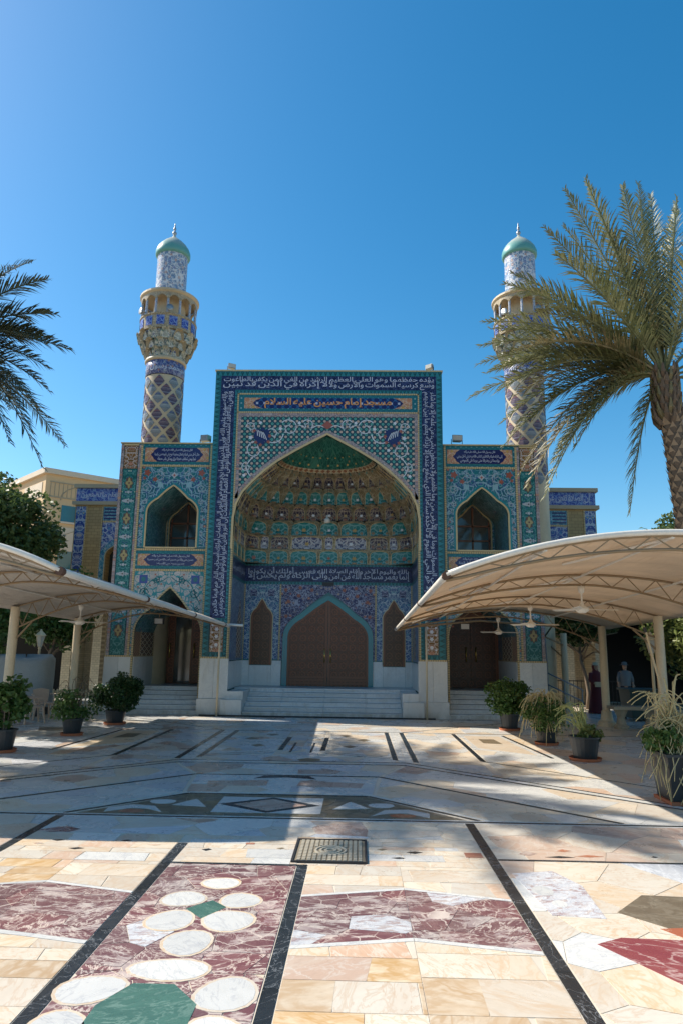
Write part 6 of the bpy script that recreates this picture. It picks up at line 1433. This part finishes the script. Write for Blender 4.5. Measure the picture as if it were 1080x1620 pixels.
# lantern posts
def lantern(x, y, h, label, lean=0.0):
    L_ = empty('lantern_post', (x, y, 0), 0, label, 'lamp post', 'garden lantern posts')
    MB().lathe([(.10, 0), (.10, .1), (.055, .2), (.04, .35), (.035, h-.45), (.055, h-.42), (.035, h-.38)], (x, y, 0), 10).build('post', m_lantern, L_, smooth=True)
    MB().lathe([(.06, h-.38), (.13, h-.06), (.13, h-.05), (.0, h-.05)], (x, y, 0), 6).build('lantern', m_lamp, L_); MB().lathe([(.17, h-.06), (.17, h-.03), (.05, h+.08), (.02, h+.14), (0, h+.15)], (x, y, 0), 6).build('cap', m_lantern, L_)
    for k in range(6): a = k*pi/3; MB().tube([(x + .062*cos(a), y + .062*sin(a), h-.38), (x + .135*cos(a), y + .135*sin(a), h-.06)], .008, 4).build('glazing_bar', m_lantern, L_)
lantern(8.30, -3.6, 2.36, 'cream lantern post beside the right canopy column'); lantern(-8.64, 0.0, 2.3, 'cream lantern post behind the grey tarpaulin')
pp = empty('leaning_pole', (8.4, -5.0, 0), 0, 'pale thin pole leaning behind the tangled planter', 'pole'); MB().tube([(7.18, -7.0, .006), (7.02, -7.0, 1.4), (6.86, -6.9, 2.42)], .020, 6).build('shaft', m_lantern, pp); MB().tube([(6.86, -6.9, 2.40), (6.83, -6.9, 2.50)], .03, 6).build('cap', m_blackp, pp); pp.location = (7.1, -7.0, 0)
for ch in [o for o in bpy.data.objects if o.parent == pp]: ch.location = ch.location + Vector((8.4 - 7.1, -5.0 + 7.0, 0))
# tarpaulin-covered stack
Tp = empty('covered_stack', (-8.6, -1.0, 0), 0, 'stack hidden under a draped grey blue tarpaulin at far left', 'tarpaulin')
vs = []; NX, NZ = 26, 14; ring_ = []
for j in range(NZ + 1):
    v = j/NZ
    for i in range(NX):
        a = 2*pi*i/NX; sx, sy = .82, .5; q = (abs(cos(a))**5 + abs(sin(a))**5)**(-1/5); fold = .05*sin(a*7 + j*.3)*(1-v) + .04*sin(a*3 + 2 + v*3)
        r_ = (1 - .10*v + fold) if v < .92 else (1-.10*v)*(1 - (v-.92)/.08*.97); vs.append((-8.55 + sx*q*cos(a)*r_, -1.0 + sy*q*sin(a)*r_, .30 + (.06*sin(a*5))*(1-v) + 1.36*min(1, v/.92) - .10*cos(a)*0 + (.05*sin(a*2+1) if v > .6 else 0)))
fs = [(j*NX+i, j*NX+(i+1) % NX, (j+1)*NX+(i+1) % NX, (j+1)*NX+i) for j in range(NZ) for i in range(NX)]
MB().add(vs, fs).build('tarpaulin', m_tarp, Tp, smooth=True)
for q in (-9.15, -7.95):
    for w in (-1.3, -.7): MB().box(q-.04, q+.04, w-.04, w+.04, .006, .9).build('leg', m_blackiron, Tp)
MB().box(-9.2, -7.9, -1.4, -.6, .55, .62).build('table_top', m_wood, Tp)
# plastic armchairs
def chair(x, y, rz, label):
    C_ = empty('plastic_chair', (x, y, 0), rz, label, 'chair', 'beige plastic chairs')
    def b(n, mb): o = mb.build(n, m_chair, None); o.parent = C_; return o
    b('seat', MB().box(-.22, .22, -.22, .22, .40, .43))
    bk = MB(); k = 6
    for i in range(k + 1):
        t = i/k; a = -.9 + 1.8*t; bk.v += [(.24*sin(a)*1.0, .20 + .06*cos(a), .43), (.27*sin(a), .30 + .06*cos(a), .80 - .05*abs(a)), (.24*sin(a), .225 + .06*cos(a), .43), (.27*sin(a), .325 + .06*cos(a), .80 - .05*abs(a))]
    for i in range(k): p = i*4; bk.f += [(p, p+4, p+5, p+1), (p+2, p+3, p+7, p+6), (p+1, p+5, p+7, p+3)]
    b('backrest', bk)
    for q in (-1, 1):
        b('armrest', MB().tube([(q*.24, .24, .64), (q*.27, .0, .65), (q*.25, -.20, .62), (q*.23, -.22, .43)], .022, 6))
        for w in (-1, 1): b('leg', MB().tube([(q*.20, w*.19, .41), (q*.25, w*.25, .004)], [.03, .022], 6))
chair(-7.3, -3.0, 2.3, 'beige plastic armchair nearest the potted plants'); chair(-8.05, -2.75, 2.0, 'beige plastic armchair behind the first, in front of the tarpaulin'); chair(-7.55, -1.9, .6, 'beige plastic armchair partly hidden behind the bare branches')
# low white railing behind the plants on the left
Fn = empty('picket_railing', (-7.4, .9, 0), 0, 'low pale railing under the trees beside the left wing', 'railing')
for k in range(16): MB().box(-8.9 + k*.13, -8.85 + k*.13, .88, .92, .006, .62).build('picket', m_lantern, Fn)
for z in (.12, .52): MB().box(-8.95, -6.85, .925, .95, z, z+.05).build('rail', m_lantern, Fn)
Fr = empty('iron_railing', (9.3, 4.6, 0), 0, 'dark iron railing along the right hall arcade', 'railing')
for k in range(18): MB().tube([(8.2 + k*.14, 4.9, .006), (8.2 + k*.14, 4.9, .98)], .012, 5).build('bar', m_blackiron, Fr)
for z in (.1, .95): MB().tube([(8.15, 4.9, z), (10.65, 4.9, z)], .02, 5).build('rail', m_blackiron, Fr)
MB().tube([(-3.6, -.30, .02), (-2.2, -.38, .02), (0, -.37, .02), (2.2, -.39, .02), (3.3, -.36, .02)], .022, 6).build('hose', m_blackp, None)
hs = bpy.data.objects['hose']; tag(hs, 'thin black hose lying along the foot of the central steps', 'hose')

# ================================================================ PEOPLE
m_skin = plain('skin', (.36,.22,.15), .5, amt=.05); m_maroon = plain('maroon_cloth', (.10,.012,.018), .8, amt=.2); m_scarf = plain('light_straw', (.50,.40,.26), .8); m_shirt = plain('pale_grey_cloth', (.15,.16,.165), .8); m_trouser = plain('dark_cloth', (.03,.03,.04), .8); m_hair = plain('dark_hair', (.015,.012,.01), .6)
def body(P_, loc, rz, H, arm, mat=m_skin):
    "one continuous skinned figure"
    J = {'pelvis': (0, 0, .53), 'waist': (0, 0, .61), 'chest': (0, -.005, .73), 'neck': (0, 0, .835), 'neck2': (0, -.008, .865), 'head': (0, -.015, .925), 'crown': (0, -.01, .975)}
    E_ = [('pelvis', 'waist'), ('waist', 'chest'), ('chest', 'neck'), ('neck', 'neck2'), ('neck2', 'head'), ('head', 'crown')]
    Rd = {'pelvis': .085, 'waist': .075, 'chest': .088, 'neck': .040, 'neck2': .034, 'head': .056, 'crown': .042}
    for q, n in ((-1, 'l'), (1, 'r')):
        for k, p, r in (('hip', (q*.052, 0, .49), .058), ('knee', (q*.055, -.01, .28), .036), ('ankle', (q*.055, .008, .045), .024), ('toe', (q*.06, -.075, .018), .020)): J[k+n] = p; Rd[k+n] = r
        E_ += [('pelvis', 'hip'+n), ('hip'+n, 'knee'+n), ('knee'+n, 'ankle'+n), ('ankle'+n, 'toe'+n)]
        sh = (q*.105, 0, .805); el, wr, hd = arm[q]
        for k, p, r in (('sho', sh, .040), ('elb', el, .027), ('wri', wr, .019), ('hand', hd, .024)): J[k+n] = p; Rd[k+n] = r
        E_ += [('chest', 'sho'+n), ('sho'+n, 'elb'+n), ('elb'+n, 'wri'+n), ('wri'+n, 'hand'+n)]
        for f in range(5):
            d = Vector(hd) - Vector(wr); d.normalize(); sd = d.cross(Vector((0, 1, 0))).normalized() if abs(d.y) < .9 else Vector((1, 0, 0)); off = (f - 1.5)*.011
            if f == 4: a_ = Vector(wr)*.5 + Vector(hd)*.5 + sd*.028*q; b_ = a_ + d*.022 + sd*.012*q; root = 'wri'+n
            else: a_ = Vector(hd) + sd*off + d*.018; b_ = a_ + d*(.030 - .004*abs(f-1.3)) + Vector((0, -.010, 0)); root = 'hand'+n
            J['fa%d%s' % (f, n)] = tuple(a_); J['fb%d%s' % (f, n)] = tuple(b_); Rd['fa%d%s' % (f, n)] = .0065; Rd['fb%d%s' % (f, n)] = .0055; E_ += [(root, 'fa%d%s' % (f, n)), ('fa%d%s' % (f, n), 'fb%d%s' % (f, n))]
    ks = list(J); me = bpy.data.meshes.new('body'); me.from_pydata([Vector(J[k])*H for k in ks], [(ks.index(a), ks.index(b)) for a, b in E_], []); o = bpy.data.objects.new('body', me); COL.objects.link(o); o.parent = P_
    md = o.modifiers.new('skin', 'SKIN')
    for i, k in enumerate(ks): me.skin_vertices[0].data[i].radius = (Rd[k]*H,)*2; me.skin_vertices[0].data[i].use_root = (k == 'pelvis')
    o.modifiers.new('sub', 'SUBSURF').levels = 1; o.modifiers['sub'].render_levels = 2; me.materials.append(mat); return o
def loft(name, P_, secs, mat, n=16):
    "secs: (z, rx, ry, cy)"
    mb = MB(); m = n
    for (z, rx, ry, cy) in secs:
        for i in range(n): a = 2*pi*i/n; f_ = 1 + .035*sin(a*5 + z*3); mb.v.append((rx*f_*cos(a), cy + ry*f_*sin(a), z))
    mb.f = [(j*n+i, j*n+(i+1) % n, (j+1)*n+(i+1) % n, (j+1)*n+i) for j in range(len(secs)-1) for i in range(n)]
    o = mb.build(name, mat, None, (0, 0, 0), smooth=True); o.parent = P_; return o
def face(P_, H):
    z = .925*H
    for q in (-1, 1):
        o = MB().lathe([(0, -.008), (.008, 0), (0, .008)], (0, 0, 0), 6).build('eye', m_hair, None, (0, 0, 0)); o.parent = P_; o.location = (q*.020*H, -.072*H, z + .002*H)
    o = MB().add([(0, 0, .02), (-.012, -.004, -.02), (.012, -.004, -.02), (0, -.022, -.015)], [(0, 1, 3), (0, 3, 2), (1, 2, 3)]).build('nose', m_skin, None, (0, 0, 0)); o.parent = P_; o.location = (0, -.070*H, z - .015*H)
    o = MB().box(-.022, .022, -.004, .004, -.004, .004).build('mouth', m_maroon, None, (0, 0, 0)); o.parent = P_; o.location = (0, -.068*H, z - .045*H)
H = 1.62
Pw = empty('person', (8.95, 2.6, .006), .25, 'standing person in a long maroon robe and straw hat under the right canopy', 'person')
body(Pw, None, 0, H, {-1: ((-.135, -.02, .66), (-.10, -.11, .60), (-.06, -.14, .60)), 1: ((.135, .0, .66), (.14, -.06, .54), (.14, -.08, .49))}); face(Pw, H)
loft('robe', Pw, [(.02, .30, .24, 0), (.35, .25, .20, 0), (.75, .20, .16, 0), (.98, .19, .15, 0), (1.2, .21, .15, 0), (1.31, .19, .12, 0), (1.37, .09, .08, 0)], m_maroon)
for q in (-1, 1):
    a = [(q*.17, 0, 1.30), (q*.22, -.02, 1.07), (q*.17 if q < 0 else .23, -.15 if q < 0 else -.09, .97 if q < 0 else .88)]; o = MB().tube(a, [.075, .068, .075], 10).build('sleeve', m_maroon, None, (0, 0, 0), smooth=True); o.parent = Pw
loft('headscarf', Pw, [(1.30, .14, .12, .01), (1.40, .088, .085, .02), (1.48, .102, .100, .028), (1.57, .098, .098, .026), (1.615, .05, .05, .02)], m_maroon); loft('hat', Pw, [(1.555, .155, .155, 0), (1.562, .10, .10, 0), (1.64, .085, .085, 0), (1.66, .04, .04, 0), (1.661, .0, .0, 0)], m_scarf)
o = MB().box(-.20, .02, -.30, -.24, .86, 1.02).build('handbag', m_scarf, None, (0, 0, 0)); o.parent = None; o.location = (8.95, 2.6, .01); o.rotation_euler[2] = .25; tag(o, 'small pale bag held by the person in maroon', 'bag')
Pm = empty('person', (10.55, 4.3, .006), -.1, 'person in a pale shirt and sun hat behind the green bin', 'person')
body(Pm, None, 0, 1.62, {-1: ((-.15, .0, .66), (-.15, -.04, .54), (-.15, -.06, .49)), 1: ((.15, .0, .66), (.15, -.04, .54), (.15, -.06, .49))}); face(Pm, 1.62)
loft('shirt', Pm, [(.82, .19, .14, 0), (1.0, .185, .135, 0), (1.2, .205, .14, 0), (1.31, .18, .11, 0), (1.36, .075, .07, 0)], m_shirt)
for q in (-1, 1):
    o = MB().tube([(q*.17, 0, 1.29), (q*.24, 0, 1.07), (q*.245, -.04, .95)], [.065, .058, .05], 10).build('sleeve', m_shirt, None, (0, 0, 0), smooth=True); o.parent = Pm
    o = MB().tube([(q*.085, 0, .88), (q*.09, -.01, .46), (q*.09, .01, .06)], [.10, .075, .06], 10).build('trouser_leg', m_trouser, None, (0, 0, 0), smooth=True); o.parent = Pm
loft('hat', Pm, [(1.545, .17, .17, 0), (1.555, .10, .10, 0), (1.64, .085, .085, 0), (1.66, .04, .04, 0), (1.661, 0, 0, 0)], m_shirt)
bpy.data.objects.remove(_fo)
